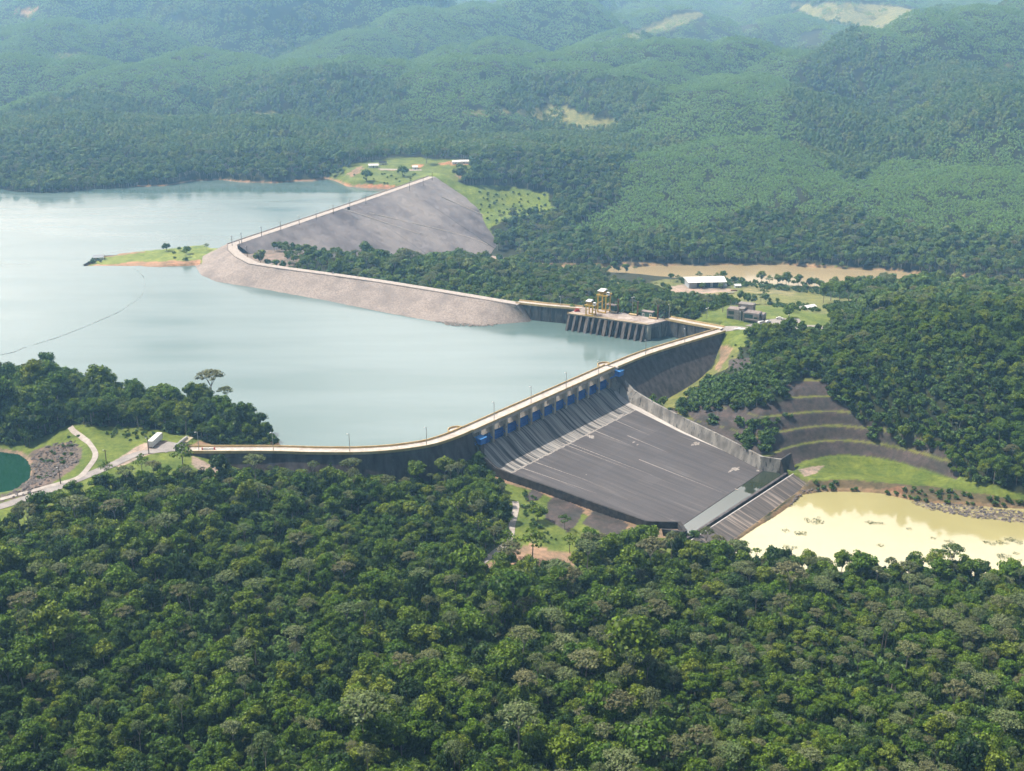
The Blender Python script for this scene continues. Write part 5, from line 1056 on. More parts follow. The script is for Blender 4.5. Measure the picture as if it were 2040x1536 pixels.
def clump(key, leaf, seed, w_, step, r_, h_, size, per):
    g = random.Random(seed); lobes = []
    n = int(w_/step)
    for i in range(n):
        for j in range(n):
            x = (i-(n-1)/2)*step + g.uniform(-.35, .35)*step; y = (j-(n-1)/2)*step + g.uniform(-.35, .35)*step
            if math.hypot(x, y) > w_*.56: continue
            lobes.append((x, y, h_*g.uniform(.68, 1.12)-r_, r_*g.uniform(.8, 1.2), r_*g.uniform(1.0, 1.7)))
    g2 = np.random.default_rng(seed); P, N = [], []
    for L_ in lobes:
        u = unit(g2.normal(0, 1, (per*2, 3))); u = u[u[:, 2] > -.2][:per]; P.append(np.array(L_[:3])+u*np.array([L_[3], L_[3], L_[4]])*g2.uniform(.6, 1, (len(u), 1))); N.append(u)
    P = np.concatenate(P); N = np.concatenate(N); V, Q = leaf_quads(P, N, size, g2, .24, .8); v = g2.uniform(.6, 1.4, len(Q))
    base = np.array([(-w_*.55, -w_*.55, h_*.35), (w_*.55, -w_*.55, h_*.35), (w_*.55, w_*.55, h_*.35), (-w_*.55, w_*.55, h_*.35)])
    k = Kind(); k.joined = np_mesh(key+'_whole', V, Q, [leaf], None, v); k.obj = bpy.data.objects.new(key+'_whole', k.joined); KINDS[key] = k
for i in range(2): clump('plant%d' % i, LT, 140+i, 20, 4.0, 1.75, 12, .80, 14)
for i in range(2): clump('grove%d' % i, LF, 150+i, 30, 8.5, 4.2, 15, 1.45, 34)
# ------------------------------------------------------------------ scattering
def scatter(name, P, rot, sc, kidx, keys, label, cat):
    me = bpy.data.meshes.new(name); me.vertices.add(len(P)); me.vertices.foreach_set('co', np.asarray(P, np.float32).ravel())
    rot = np.asarray(rot, np.float32); rot = rot if rot.ndim == 2 else np.stack([rot*0, rot*0, rot], 1)
    a = me.attributes.new('rot', 'FLOAT_VECTOR', 'POINT'); a.data.foreach_set('vector', rot.ravel())
    a = me.attributes.new('sc', 'FLOAT_VECTOR', 'POINT'); a.data.foreach_set('vector', np.asarray(sc, np.float32).ravel())
    a = me.attributes.new('k', 'INT', 'POINT'); a.data.foreach_set('value', np.asarray(kidx, np.int32))
    o = bpy.data.objects.new(name, me); COL.objects.link(o); tag(o, label, cat, None, 'stuff')
    ng = bpy.data.node_groups.new(name, 'GeometryNodeTree'); ng.interface.new_socket('Geometry', in_out='INPUT', socket_type='NodeSocketGeometry'); ng.interface.new_socket('Geometry', in_out='OUTPUT', socket_type='NodeSocketGeometry')
    gi = ng.nodes.new('NodeGroupInput'); go = ng.nodes.new('NodeGroupOutput'); jn = ng.nodes.new('GeometryNodeJoinGeometry'); lk = ng.links.new
    def na(nm, dt):
        q = ng.nodes.new('GeometryNodeInputNamedAttribute'); q.data_type = dt; q.inputs['Name'].default_value = nm; return q
    nr_, nsc, nk = na('rot', 'FLOAT_VECTOR'), na('sc', 'FLOAT_VECTOR'), na('k', 'INT')
    for i, key in enumerate(keys):
        oi = ng.nodes.new('GeometryNodeObjectInfo'); oi.inputs['Object'].default_value = KINDS[key].obj; oi.inputs['As Instance'].default_value = True
        cp = ng.nodes.new('FunctionNodeCompare'); cp.data_type = 'INT'; cp.operation = 'EQUAL'; lk(nk.outputs['Attribute'], cp.inputs[2]); cp.inputs[3].default_value = i
        ip = ng.nodes.new('GeometryNodeInstanceOnPoints'); lk(gi.outputs[0], ip.inputs['Points']); lk(cp.outputs[0], ip.inputs['Selection']); lk(oi.outputs['Geometry'], ip.inputs['Instance']); lk(nr_.outputs['Attribute'], ip.inputs['Rotation']); lk(nsc.outputs['Attribute'], ip.inputs['Scale']); lk(ip.outputs[0], jn.inputs[0])
    lk(jn.outputs[0], go.inputs[0])
    md = o.modifiers.new('scatter', 'NODES'); md.node_group = ng
    return o
def candidates(y0, y1, step, margin=1.16, seed=0):
    """jittered points over the ground the camera could see between two distances"""
    g = np.random.default_rng(seed); ys = np.arange(y0, y1, step*.9); out = []
    for j, y in enumerate(ys):
        w_ = (.455 if y > 500 else .425)*y*margin+20; xs = np.arange(-w_, w_, step) + (j % 2)*step*.5
        out.append(np.stack([xs, np.full(len(xs), y)], 1))
    P = np.concatenate(out); P += g.uniform(-.42, .42, P.shape)*step
    Z = height(P[:, 0], P[:, 1]); return np.column_stack([P, Z]), g
OPEN = [  # pixel polygons without forest, distance range
 ([(-400, 1130), (-400, 870), (0, 884), (60, 892), (95, 868), (130, 850), (150, 842), (180, 852), (215, 845), (290, 852), (330, 862), (385, 872), (440, 890), (552, 893), (1000, 905), (1000, 925), (930, 922), (840, 932), (700, 934), (560, 936), (470, 945), (420, 948), (340, 950), (280, 965), (190, 985), (150, 1005), (80, 1040), (0, 1070)], 0, 720),
 ([(960, 930), (1350, 1035), (1400, 1095), (1385, 1112), (1290, 1098), (1200, 1095), (1160, 1108), (1158, 1145), (1040, 1152), (940, 1135), (1000, 1080), (1020, 1035), (1003, 985)], 0, 720),
 ([(1280, 790), (1420, 730), (1432, 650), (1480, 668), (1500, 690), (1500, 738), (1450, 742), (1390, 775), (1345, 806), (1350, 830), (1440, 822), (1560, 805), (1572, 765), (1600, 752), (1640, 762), (1645, 795), (1690, 818), (1725, 850), (1738, 882), (1810, 890), (1885, 915), (1890, 950), (1960, 968), (2060, 980), (2400, 1000), (2400, 1180), (2040, 1150), (1850, 1150), (1640, 1150), (1500, 1128), (1430, 1120), (1380, 1110), (1400, 1060), (1540, 940), (1400, 870)], 0, 780),
 ([(1320, 660), (1350, 640), (1385, 636), (1405, 620), (1440, 608), (1560, 608), (1640, 622), (1660, 640), (1645, 662), (1560, 668), (1500, 668), (1440, 690), (1380, 690)], 0, 900),
 ([(1330, 574), (1362, 558), (1450, 560), (1480, 574), (1520, 578), (1600, 582), (1640, 592), (1700, 606), (1720, 640), (1640, 628), (1550, 606), (1500, 604), (1440, 600), (1400, 592), (1345, 588)], 740, 1090),
 ([(640, 362), (680, 350), (700, 326), (760, 320), (790, 312), (835, 316), (935, 318), (940, 345), (900, 364), (850, 352), (800, 382), (720, 380), (665, 372)], 1200, 1700),
 ([(860, 345), (925, 368), (1000, 370), (1095, 382), (1105, 428), (1020, 436), (978, 456), (990, 500), (960, 470), (930, 410)], 1050, 1500),
 ([(1230, 780), (1330, 812), (1392, 772), (1450, 738), (1450, 650), (1400, 690), (1300, 715)], 0, 780), ([(1180, 545), (1300, 546), (1440, 556), (1600, 572), (1780, 588), (1800, 600), (1480, 577), (1240, 568)], 740, 1150), ([(455, 485), (500, 490), (566, 506), (575, 534), (505, 534), (470, 512)], 700, 1200), ([(1330, 575), (1462, 575), (1475, 606), (1400, 608), (1335, 600)], 740, 1090), ([(1340, 812), (1390, 765), (1450, 735), (1500, 735), (1560, 760), (1575, 805), (1480, 812), (1400, 816)], 0, 780), ([(1225, 552), (1350, 556), (1440, 560), (1600, 575), (1720, 590), (1700, 606), (1480, 577), (1340, 578), (1240, 568)], 740, 1150),
 ([(885, 522), (900, 506), (985, 504), (1040, 514), (1020, 530), (930, 530)], 1000, 1300),
 ([(120, 545), (120, 490), (450, 470), (490, 500), (480, 525), (440, 565), (390, 560)], 700, 1150), ([(620, 502), (712, 498), (715, 512), (640, 514)], 700, 1200),
 ([(490, 238), (515, 224), (565, 226), (590, 240), (540, 246)], 1300, 2200), ([(1020, 228), (1060, 208), (1130, 214), (1240, 245), (1180, 262), (1080, 240)], 1300, 2600), ([(925, 225), (1000, 214), (1010, 224), (930, 230)], 1300, 2600),
 ([(1570, 8), (1700, 2), (1800, 12), (1890, 42), (1830, 48), (1790, 50), (1785, 84), (1725, 88), (1700, 54), (1630, 40)], 2300, 9000),
 ([(1240, 70), (1340, 30), (1420, 20), (1350, 52), (1260, 80)], 2300, 9000), ([(15, 20), (80, 14), (60, 32)], 2300, 9000), ([(110, 108), (180, 103), (170, 114), (115, 118)], 2300, 9000), ([(1980, 135), (2040, 120), (2040, 126), (1990, 142)], 2000, 5000),
]
embw = [tuple(p[:2]) for p in up] + [tuple((E_[i] - en[i]*(9 if i > 4 else 0)).xy) for i in range(len(E_)-1, 4, -1)]
fdn = Vector((-fd.y, fd.x, 0)); mdw = [tuple(q.xy) for q in (f0 - fdn*34 - fd*2, f1 - fdn*34, f1 + fdn*6, f1 + fdn*30 - fd*60, f0 + fdn*92 + fd*150, f0 + fdn*104 + fd*40, f0+fdn*60, f0 + fdn*10 - fd*6)]
wingw = [[(p.x + n_.x*o, p.y + n_.y*o) for p, n_ in zip(L_, right_normals(L_))] + [(p.x - n_.x*6, p.y - n_.y*6) for p, n_ in list(zip(L_, right_normals(L_)))[::-1]] for L_, o in ((LW_, 7), (RW_, 17), (hl, 5), (hr, 5))]
intw = [tuple(p.xy) for p in (F0+fn*8-ax*3, F1+fn*8+ax*3, K1+ax*3, K1-fn*6, K0-fn*6, K0-ax*3)]
def allowed(P, pad=0.0):
    X, Y, Z = P.T; D = np.hypot(X, Y); px, py = pixel(X, Y, Z)
    ok = ~inpoly(X, Y, RESW) & (segdist(X, Y, NAT) > 2.0)
    for w_ in (PONDW, POOLW, RIVW): ok &= ~inpoly(X, Y, w_)
    ok &= (Z > -46)
    ok &= ~inpoly(X, Y, CHUTE) & ~inpoly(X, Y, embw) & ~inpoly(X, Y, mdw) & ~inpoly(X, Y, intw)
    for w_ in wingw: ok &= ~inpoly(X, Y, w_)
    jx_ = px + 3*fbm(X, Y, 14, 2, 91)
    lone_ = _h(np.floor(X*7), np.floor(Y*7), 5) < .05
    for poly, d0, d1 in OPEN: ok &= ~(inpoly(jx_, py, poly) & (D > d0) & (D < d1) & ~((D > 1600) & lone_))
    return ok, px, py
# --- near forest: every tree; the nearest ones become things of their own
NK = ['broadleaf0', 'broadleaf1', 'broadleaf2', 'dark0', 'dark1', 'umbrella0', 'umbrella1', 'vine', 'lime', 'sparse']
P, g = candidates(255, 760, 3.45, 1.18, 1)
ok, px, py = allowed(P); ok &= ~((fbm(P[:, 0], P[:, 1], 13, 2, 57) < -.36) & (g.uniform(0, 1, len(P)) < .85)); P, px, py = P[ok], px[ok], py[ok]
X, Y, Z = P.T; n = len(P)
u = g.uniform(0, 1, n); patch = fbm(X, Y, 38, 2, 55)
right = np.clip((X+60)/160, 0, 1)*(Y < 470)
k = np.select([u < .40, u < .60, u < .60+.09+.11*right, u < .80+.08*right, u < .92], [g.integers(0, 3, n), g.integers(3, 5, n), np.where(g.uniform(0, 1, n) < .82, 5, 6), np.full(n, 7), np.full(n, 8)], 9)
k = np.where((k == 7) & (g.uniform(0, 1, n) < .55), 0, k); k = np.where((k >= 5) & (k < 7) & (Y > 520) & (g.uniform(0, 1, n) < .75), g.integers(0, 5, n), k)
s = (.28 + .54*g.uniform(0, 1, n)**1.9)*(1 + .38*patch); s = np.where(g.uniform(0, 1, n) > .955, s*1.55, s)
s = np.where(Y > 500, s*.88, s); s = np.where((px < 560) & (py > 700) & (py < 880) & (Y > 500), s*(1.25 + .35*(px < 130)), s); s = np.where((px > 1240) & (px < 1500) & (py > 580) & (py < 655), s*.6, s)
RT = g.uniform(0, 2*math.pi, n); SC = np.stack([s*g.uniform(.9, 1.15, n), s*g.uniform(.9, 1.15, n), s*g.uniform(.88, 1.18, n)], 1)
slim = (k == 5) & (g.uniform(0, 1, n) < .5); SC[slim] *= np.array([.66, .66, 1.12])
inframe = (px > 10) & (px < 2030) & (py < 1560) & (py > 1000) & (Y < 520)
LAB = {'broadleaf': ('broadleaf_tree', 'bushy mid green broadleaf tree in the near forest', 'tree'), 'dark': ('dark_tree', 'tall dark green tree with a dense crown in the near forest', 'tree'), 'umbrella': ('umbrella_tree', 'pale grey green flat crowned umbrella tree above the near forest', 'tree'),
       'vine': ('vine_draped_tree', 'dark narrow vine draped tree in the near forest', 'tree'), 'lime': ('lime_green_tree', 'small bright lime green tree in the near forest', 'tree'), 'sparse': ('open_crowned_tree', 'open crowned tree with bare branches in the near forest', 'tree')}
base = lambda s_: s_.rstrip('0123456789')
def individual(key, p, rz, sc, name, label, cat, group):
    kd = KINDS[key]
    r_ = thing(name, label, cat, p, rz, group); r_.scale = sc
    for nm, me in (('crown', kd.crown), ('trunk', kd.trunk)):
        o = bpy.data.objects.new(nm, me); COL.objects.link(o); o.parent = r_
    return r_
single = np.zeros(n, bool)
order = np.argsort(np.where(inframe, Y, 1e9))
size_score = np.where(inframe, SC[:, 0]*np.array([1, 1, 1, .95, .95, 1.5, 1.5, .6, .8, .9])[k]/Y, 0)
for i in np.argsort(-size_score)[:300]:
    single[i] = True; key = NK[k[i]]; nm, lab, cat = LAB[base(key)]
    where = ('left' if px[i] < 680 else 'middle' if px[i] < 1360 else 'right'); depth = 'near the bottom edge' if py[i] > 1430 else 'farther back'
    individual(key, P[i]-np.array([0, 0, .4]), RT[i], SC[i], nm, lab + ', ' + where + (' front' if 'near' in depth else ' back'), cat, '%ss in the foreground forest %s %s' % (nm.replace('_', ' '), where, depth))
m_ = ~single
scatter('forest', P[m_], RT[m_], SC[m_], k[m_], NK, 'dense mixed green forest canopy around the dam', 'forest')
# --- understory fills the gaps
P, g = candidates(255, 760, 4.4, 1.18, 2)
ok, px, py = allowed(P); P = P[ok]; n = len(P)
sb = g.uniform(.8, 1.6, n)
scatter('undergrowth', P, g.uniform(0, 6.28, n), np.stack([sb, sb, sb*g.uniform(.8, 1.5, n)], 1), np.zeros(n, int), ['bush'], 'low green undergrowth beneath the forest', 'undergrowth')
# --- middle distance
P, g = candidates(760, 1420, 6.4, 1.14, 3)
ok, px, py = allowed(P); P = P[ok]; px = px[ok]; py = py[ok]; n = len(P); X, Y, Z = P.T
PLP = [([(1120, 480), (1240, 400), (1240, 330), (1330, 300), (1600, 320), (1700, 370), (1700, 420), (1620, 440), (1500, 420), (1380, 470)], 0), ([(1640, 420), (1760, 330), (2400, 260), (2400, 500), (1800, 470)], 0)]
pl = np.zeros(n, bool)
for poly, _ in PLP: pl |= inpoly(px, py, poly)
k = np.where(g.uniform(0, 1, n) < .22, 3, g.integers(0, 3, n)); k = np.where(g.uniform(0, 1, n) < .10, 4, k)
s = (.44+.55*g.uniform(0, 1, n)**1.5)*(1+.25*fbm(X, Y, 60, 2, 33))
s = np.where((px > 1050) & (px < 1700) & (py > 530) & (py < 640), s*.66, s); s = np.where((px > 540) & (px < 720) & (py > 495) & (py < 560), s*.6, s)
mm = ~pl
scatter('woodland', P[mm], g.uniform(0, 6.28, n)[mm], np.stack([s, s, s*g.uniform(.85, 1.15, n)], 1)[mm], k[mm], ['far0', 'far1', 'far2', 'broadleaf1', 'umbrella0'], 'dark native woodland around the lake and river', 'woodland')
# --- plantations and far hills
allP, allk, allr, alls = [], [], [], []
for (y0, y1, st) in ((1000, 1420, 13), (1420, 2500, 14), (2500, 4200, 19), (4200, 6600, 30)):
    P, g = candidates(y0, y1, st, 1.1, int(y0)); ok, px, py = allowed(P)
    X, Y, Z = P.T; D = np.hypot(X, Y); am, bl, big = billow(X, Y)
    pl = np.zeros(len(P), bool)
    for poly, _ in PLP: pl |= inpoly(px, py, poly)
    if y0 < 1400: ok &= pl
    vis = (py > -60) & (py < 620); ok &= vis
    cover = fbm(X, Y, 420, 2, 71)
    kn = knolls(X, Y); native = (((kn < 9 + 8*cover) & (Y < 3300)) | (cover < -.42)) & ~pl
    for poly, d0, d1 in (([(-400, 400), (-400, 240), (0, 250), (60, 205), (130, 195), (220, 192), (330, 215), (400, 250), (470, 240), (600, 240), (700, 290), (860, 290), (960, 260), (1130, 250), (1200, 280), (1240, 330), (1240, 400), (1120, 480), (900, 400)], 1200, 2100), ([(1640, 440), (1700, 370), (1600, 300), (1560, 200), (1600, 120), (1700, 60), (1760, 120), (1900, 120), (2040, 170), (2040, 250), (1760, 330)], 1200, 5000), ([(960, 230), (1020, 160), (1150, 150), (1260, 200), (1200, 250)], 1500, 3000), ([(300, 20), (600, 0), (660, 60), (480, 70)], 2500, 9000)):
        native |= inpoly(px + 12*cover, py + 4*cover, poly) & (D > d0) & (D < d1) & ~pl
    thin = (Y > 2800) & (fbm(X, Y, 260, 3, 88) > .22); ok &= ~(thin & (g.uniform(0, 1, len(P)) < .55))
    kk = np.where(native, g.integers(2, 4, len(P)), g.integers(0, 2, len(P)))
    f_ = st/14.0 if y0 > 1400 else .9
    sx = f_*np.where(native, .62, .86)*g.uniform(.85, 1.2, len(P)); sz = (f_**.5)*np.where(native, .85, .85)*g.uniform(.85, 1.15, len(P))*np.where(native, 1+.3*fbm(X, Y, 50, 2, 14), 1)
    e_ = 9.0; dx = (height(X+e_, Y)-height(X-e_, Y))/(2*e_); dy = (height(X, Y+e_)-height(X, Y-e_))/(2*e_)
    nn_ = unit(np.stack([-dx, -dy, np.ones(len(X))], 1)); yaw = g.uniform(0, 6.28, len(P)); c_, s2 = np.cos(yaw), np.sin(yaw)
    nx_, ny_ = c_*nn_[:, 0]+s2*nn_[:, 1], -s2*nn_[:, 0]+c_*nn_[:, 1]
    ro = np.stack([-np.arcsin(ny_), np.arctan2(nx_, nn_[:, 2]), yaw], 1)
    allP.append(P[ok]); allk.append(kk[ok]); allr.append(ro[ok]); alls.append(np.stack([sx, sx, sz], 1)[ok])
P = np.concatenate(allP); K_ = np.concatenate(allk); R_ = np.concatenate(allr); S_ = np.concatenate(alls); P[:, 2] -= 1.0
m_ = K_ < 2
scatter('plantation', P[m_], R_[m_], S_[m_], K_[m_], ['plant0', 'plant1'], 'fine textured green tree plantations on the rolling hills', 'plantation')
scatter('hill_forest', P[~m_], R_[~m_], S_[~m_], K_[~m_]-2, ['grove0', 'grove1'], 'dark native forest in the valleys of the far hills', 'forest')
print('instances', len(P))
# --- shrubs in the open ground
SHR = [([(1350, 814), (1372, 792), (1412, 762), (1470, 752), (1500, 735), (1560, 762), (1572, 802), (1480, 810), (1400, 815)], 3.4, 2.4, 3.6), ([(1460, 880), (1475, 840), (1510, 842), (1548, 860), (1545, 905), (1500, 900)], 3.6, 2.0, 3.0), ([(1510, 840), (1560, 825), (1590, 818), (1592, 832), (1560, 845), (1530, 848)], 3.2, 1.2, 1.8), ([(1405, 835), (1430, 825), (1432, 848), (1410, 850)], 3, 1.5, 2.2),
       ([(1608, 965), (1660, 962), (1760, 985), (1800, 975), (1900, 980), (2060, 1000), (2300, 1030), (2300, 1050), (2040, 1025), (1850, 1005), (1730, 985), (1640, 985), (1610, 985)], 3.4, .8, 1.7),
       ([(1040, 975), (1070, 985), (1060, 1030), (1090, 1060), (1060, 1060), (1040, 1010)], 3.4, .8, 1.6), ([(1050, 1040), (1110, 1075), (1100, 1090), (1060, 1070)], 3, .6, 1.0), ([(200, 850), (290, 855), (330, 865), (250, 880), (215, 870)], 3.2, .6, 1.2), ([(60, 925), (160, 850), (160, 900), (120, 935), (80, 965)], 6, .5, 1.3),
       ([(940, 385), (1000, 378), (1095, 388), (1100, 425), (1020, 432), (985, 455), (960, 430)], 9, .9, 2.0), ([(690, 350), (760, 340), (850, 345), (840, 360), (780, 372), (700, 365)], 11, .9, 1.8), ([(1350, 556), (1440, 556), (1520, 565), (1620, 575), (1700, 588), (1690, 598), (1600, 584), (1500, 574), (1350, 566)], 5.5, 1.2, 2.8), ([(1520, 605), (1600, 605), (1640, 622), (1600, 622), (1540, 612)], 5, .8, 1.8), ([(1640, 610), (1740, 600), (1740, 640), (1660, 640)], 4.5, 1.0, 2.6), ([(1500, 660), (1600, 655), (1640, 662), (1640, 690), (1480, 690)], 4.0, 1.2, 2.4), ([(1435, 742), (1455, 736), (1460, 690), (1475, 680), (1500, 690), (1480, 745)], 4, .6, 1.4), ([(205, 510), (182, 515), (178, 522), (205, 524)], 4, .9, 1.8), ([(1340, 592), (1420, 592), (1470, 604), (1420, 620), (1350, 628), (1330, 610)], 5.0, 1.6, 3.0)]
allP, alls = [], []
for poly, st, s0, s1 in SHR:
    zs = ground(sum(p[0] for p in poly)/len(poly), sum(p[1] for p in poly)/len(poly)); D = zs.y
    P, g = candidates(D-130, D+160, st, 1.2, int(D)); X, Y, Z = P.T; px, py = pixel(X, Y, Z)
    ok = inpoly(px + 4*fbm(X, Y, 12, 2, 19), py, poly) & (g.uniform(0, 1, len(P)) < .8) & ~inpoly(X, Y, CHUTE) & ~inpoly(X, Y, POOLW) & ~inpoly(X, Y, RIVW) & (np.abs(Y-D) < 160)
    for w_ in wingw: ok &= ~inpoly(X, Y, w_)
    P = P[ok]; s_ = g.uniform(s0, s1, len(P))*.5; allP.append(P); alls.append(np.stack([s_, s_, s_*g.uniform(.8, 1.4, len(P))], 1))
P = np.concatenate(allP); S_ = np.concatenate(alls); n = len(P); g = np.random.default_rng(5)
scatter('shrubs', P, g.uniform(0, 6.28, n), S_, np.where(g.uniform(0, 1, n) < .18, 1, 0), ['bush', 'lime_bush'], 'scattered green shrubs on the open banks and benches', 'shrubs') if n else None
S_[:, :] = np.where(True, S_, S_)
# --- single trees that stand out
def lone(key, px, py, sc, name, label, group=None, z=None):
    p = ground(px, py) if z is None else at(px, py, z)
    return individual(key, p - Vector((0, 0, .3)), px*.7, (sc, sc, sc), name, label, 'tree', group)
lone('umbrella0', 424, 820, 1.38, 'umbrella_tree', 'tall pale umbrella tree standing out against the lake on the forested point')
lone('round', 1571, 634, 1.0, 'round_tree', 'round dark green tree on the lawn beside the office parking')
lone('broadleaf1', 1735, 602, 1.25, 'broadleaf_tree', 'broad spreading tree at the edge of the meadow by the right hill')
lone('broadleaf2', 1690, 606, 1.35, 'broadleaf_tree', 'wide dark tree at the end of the meadow left of the spreading tree')
lone('broadleaf0', 1655, 600, 1.2, 'broadleaf_tree', 'left tree of the big clump at the end of the meadow')
lone('dark0', 1792, 600, 1.0, 'broadleaf_tree', 'tree standing alone in front of the brown river')
lone('sparse', 1521, 598, 1.0, 'open_crowned_tree', 'thin open tree standing in the middle of the meadow')
lone('round', 332, 500.5, .85, 'round_tree', 'upright tree standing alone on the ridge of the grassy spit')
lone('round', 373, 507, .85, 'round_tree', 'pair tree with a dense round crown near the root of the grassy spit')
lone('round', 357, 500.5, .45, 'round_tree', 'smallest round tree on the ridge of the grassy spit')
lone('sparse', 369, 513, .7, 'open_crowned_tree', 'open tree with a dark bush below it on the grassy spit')
lone('sparse', 191, 506, .6, 'open_crowned_tree', 'open tree rising behind the small house on the grassy spit')
lone('sparse', 412, 499, .6, 'open_crowned_tree', 'small open tree where the grassy spit meets the rockfill')
for px, py, s_, lab in ((370, 520, 1.0, 'dark wide bush under the trees on the grassy spit'), (348, 516, .6, 'small dark bush at the lower edge of the grassy spit'), (184, 526, 1.2, 'dark bush at the tip of the grassy spit'), (346, 506, .7, 'round bush on the slope of the grassy spit')):
    p = ground(px, py); individual('bush', p, px, (s_*1.3, s_*1.3, s_), 'bush', lab, 'bush', None)
lone('round', 803, 352, 1.5, 'round_tree', 'large dark round tree in the far field behind the dam'); lone('round', 731, 361, 1.5, 'round_tree', 'dark round tree near the far lake shore'); lone('broadleaf0', 850, 326, 1.2, 'broadleaf_tree', 'large tree at the back of the far field')
bl_ = [(1272, 566, 'sparse', .6, 'at the left end of the bank'), (1336, 562, 'broadleaf0', .62, 'left of the white warehouse roof'), (1350, 563, 'sparse', .7, 'just behind the left corner of the warehouse'), (1392, 560, 'sparse', .85, 'behind the middle of the warehouse roof'), (1428, 561, 'sparse', .8, 'behind the right part of the warehouse roof'), (1440, 562, 'broadleaf1', .7, 'behind the right corner of the warehouse'), (1462, 566, 'dark1', .6, 'narrow and dark right of the warehouse'),
       (1516, 569, 'broadleaf2', .85, 'first of the row right of the warehouse'), (1532, 570, 'sparse', .95, 'second of the row right of the warehouse'), (1549, 572, 'broadleaf0', .85, 'third of the row right of the warehouse'), (1566, 573, 'broadleaf1', .95, 'in the middle of the row on the river bank'), (1590, 574, 'broadleaf2', .8, 'right of the middle of the row'), (1611, 576, 'dark0', .7, 'near the right end of the row'), (1632, 580, 'broadleaf0', .75, 'at the right end of the row')]
for a, b_, key, s_, lab in bl_:
    lone(key, a, b_, s_, {'sparse': 'open_crowned_tree', 'dark0': 'dark_tree', 'dark1': 'dark_tree'}.get(key, 'broadleaf_tree'), 'river bank tree ' + lab, 'trees along the near bank of the brown river')
for a, b_, key, s_, lab in ((1672, 606, 'broadleaf1', 1.2, 'large dark tree in the front of the meadow clump'), (1708, 608, 'broadleaf0', 1.2, 'large tree in the middle front of the meadow clump'), (1640, 604, 'broadleaf2', 1.0, 'lower left tree of the meadow clump'), (1700, 594, 'dark1', 1.3, 'tallest rear tree of the meadow clump'), (1752, 600, 'broadleaf2', 1.2, 'right rear tree of the meadow clump'), (1400, 576, 'round', .7, 'round tree in front of the warehouse wall'), (1436, 576, 'round', .6, 'bushy tree at the front right corner of the warehouse'), (1338, 596, 'round', .8, 'round tree at the left edge of the warehouse yard'), (1455, 618, 'sparse', 1.0, 'open tree behind the grey office'), (1440, 622, 'broadleaf1', .9, 'leafy tree behind the left end of the office'), (1578, 622, 'round', .7, 'small dark round tree behind the office parking')):
    lone(key, a, b_, s_, {'sparse': 'open_crowned_tree', 'dark1': 'dark_tree', 'round': 'round_tree'}.get(key, 'broadleaf_tree'), lab)
ce = [(1412, 1100, .9), (1505, 1102, .9), (1535, 1103, .95), (1543, 1106, 1.0), (1556, 1110, .85), (1609, 1112, .8), (1704, 1125, .95), (1736, 1128, 1.0), (1780, 1130, .9), (1820, 1120, 1.1), (1858, 1118, 1.2), (1872, 1116, 1.1), (1898, 1112, 1.25), (1886, 1119, 1.05), (1915, 1120, 1.0), (1945, 1122, .9)]
cl = ['beside the still basin water', 'left of the close pair against the pale pool', 'left of a close pair against the pale pool', 'right of a close pair against the pale pool', 'just right of the close pair', 'small and alone against the white reflection', 'with a dark rounded head against the pool', 'slim and tall beside the dark headed one', 'just left of the tall cluster', 'tall at the left of the cluster', 'in the left of the tall cluster', 'in the middle of the tall cluster', 'the tallest of the cluster by the pool', 'behind the tallest of the cluster', 'right of the tallest in the cluster', 'at the right end of the cluster']
for (a, b_, s_), lab in zip(ce, cl):
    lone('cecropia', a, b_+32, s_*.92, 'cecropia_tree', 'slender tree with a small umbrella crown ' + lab, 'slender trees along the near edge of the pool')
for a, b_, key, s_, lab in ((1012, 1118, 'sparse', 1.25, 'leaning open tree in front of the dirt track clearing'), (1060, 1120, 'sparse', 1.5, 'wide open crowned tree in front of the bare clearing'), (1135, 1105, 'sparse', .9, 'thin young tree at the right of the bare clearing'), (1072, 1040, 'round', 1.0, 'bushy tree between the dark slabs below the chute'), (1125, 1058, 'sparse', .75, 'pale green open tree on the big dark slab'),
                            (285, 952, 'sparse', 1.0, 'tree with two tufts standing on the grass by the road'), (440, 958, 'dark0', 1.0, 'dark tall tree in front of the left dam wall'), (366, 945, 'sparse', 1.35, 'wide open tree in front of the road gate'), (212, 955, 'sparse', .8, 'open tree beside the lower road bend'), (510, 975, 'umbrella0', 1.0, 'pale umbrella tree in front of the left dam wall'), (1297, 1160, 'umbrella1', 1.15, 'broad pale umbrella tree below the chute corner'), (1035, 1530, 'umbrella0', 1.2, 'largest pale umbrella tree at the bottom middle of the forest')):
    lone(key, a, b_, s_, {'sparse': 'open_crowned_tree', 'round': 'round_tree', 'dark0': 'dark_tree', 'umbrella0': 'umbrella_tree', 'umbrella1': 'umbrella_tree'}[key], lab)
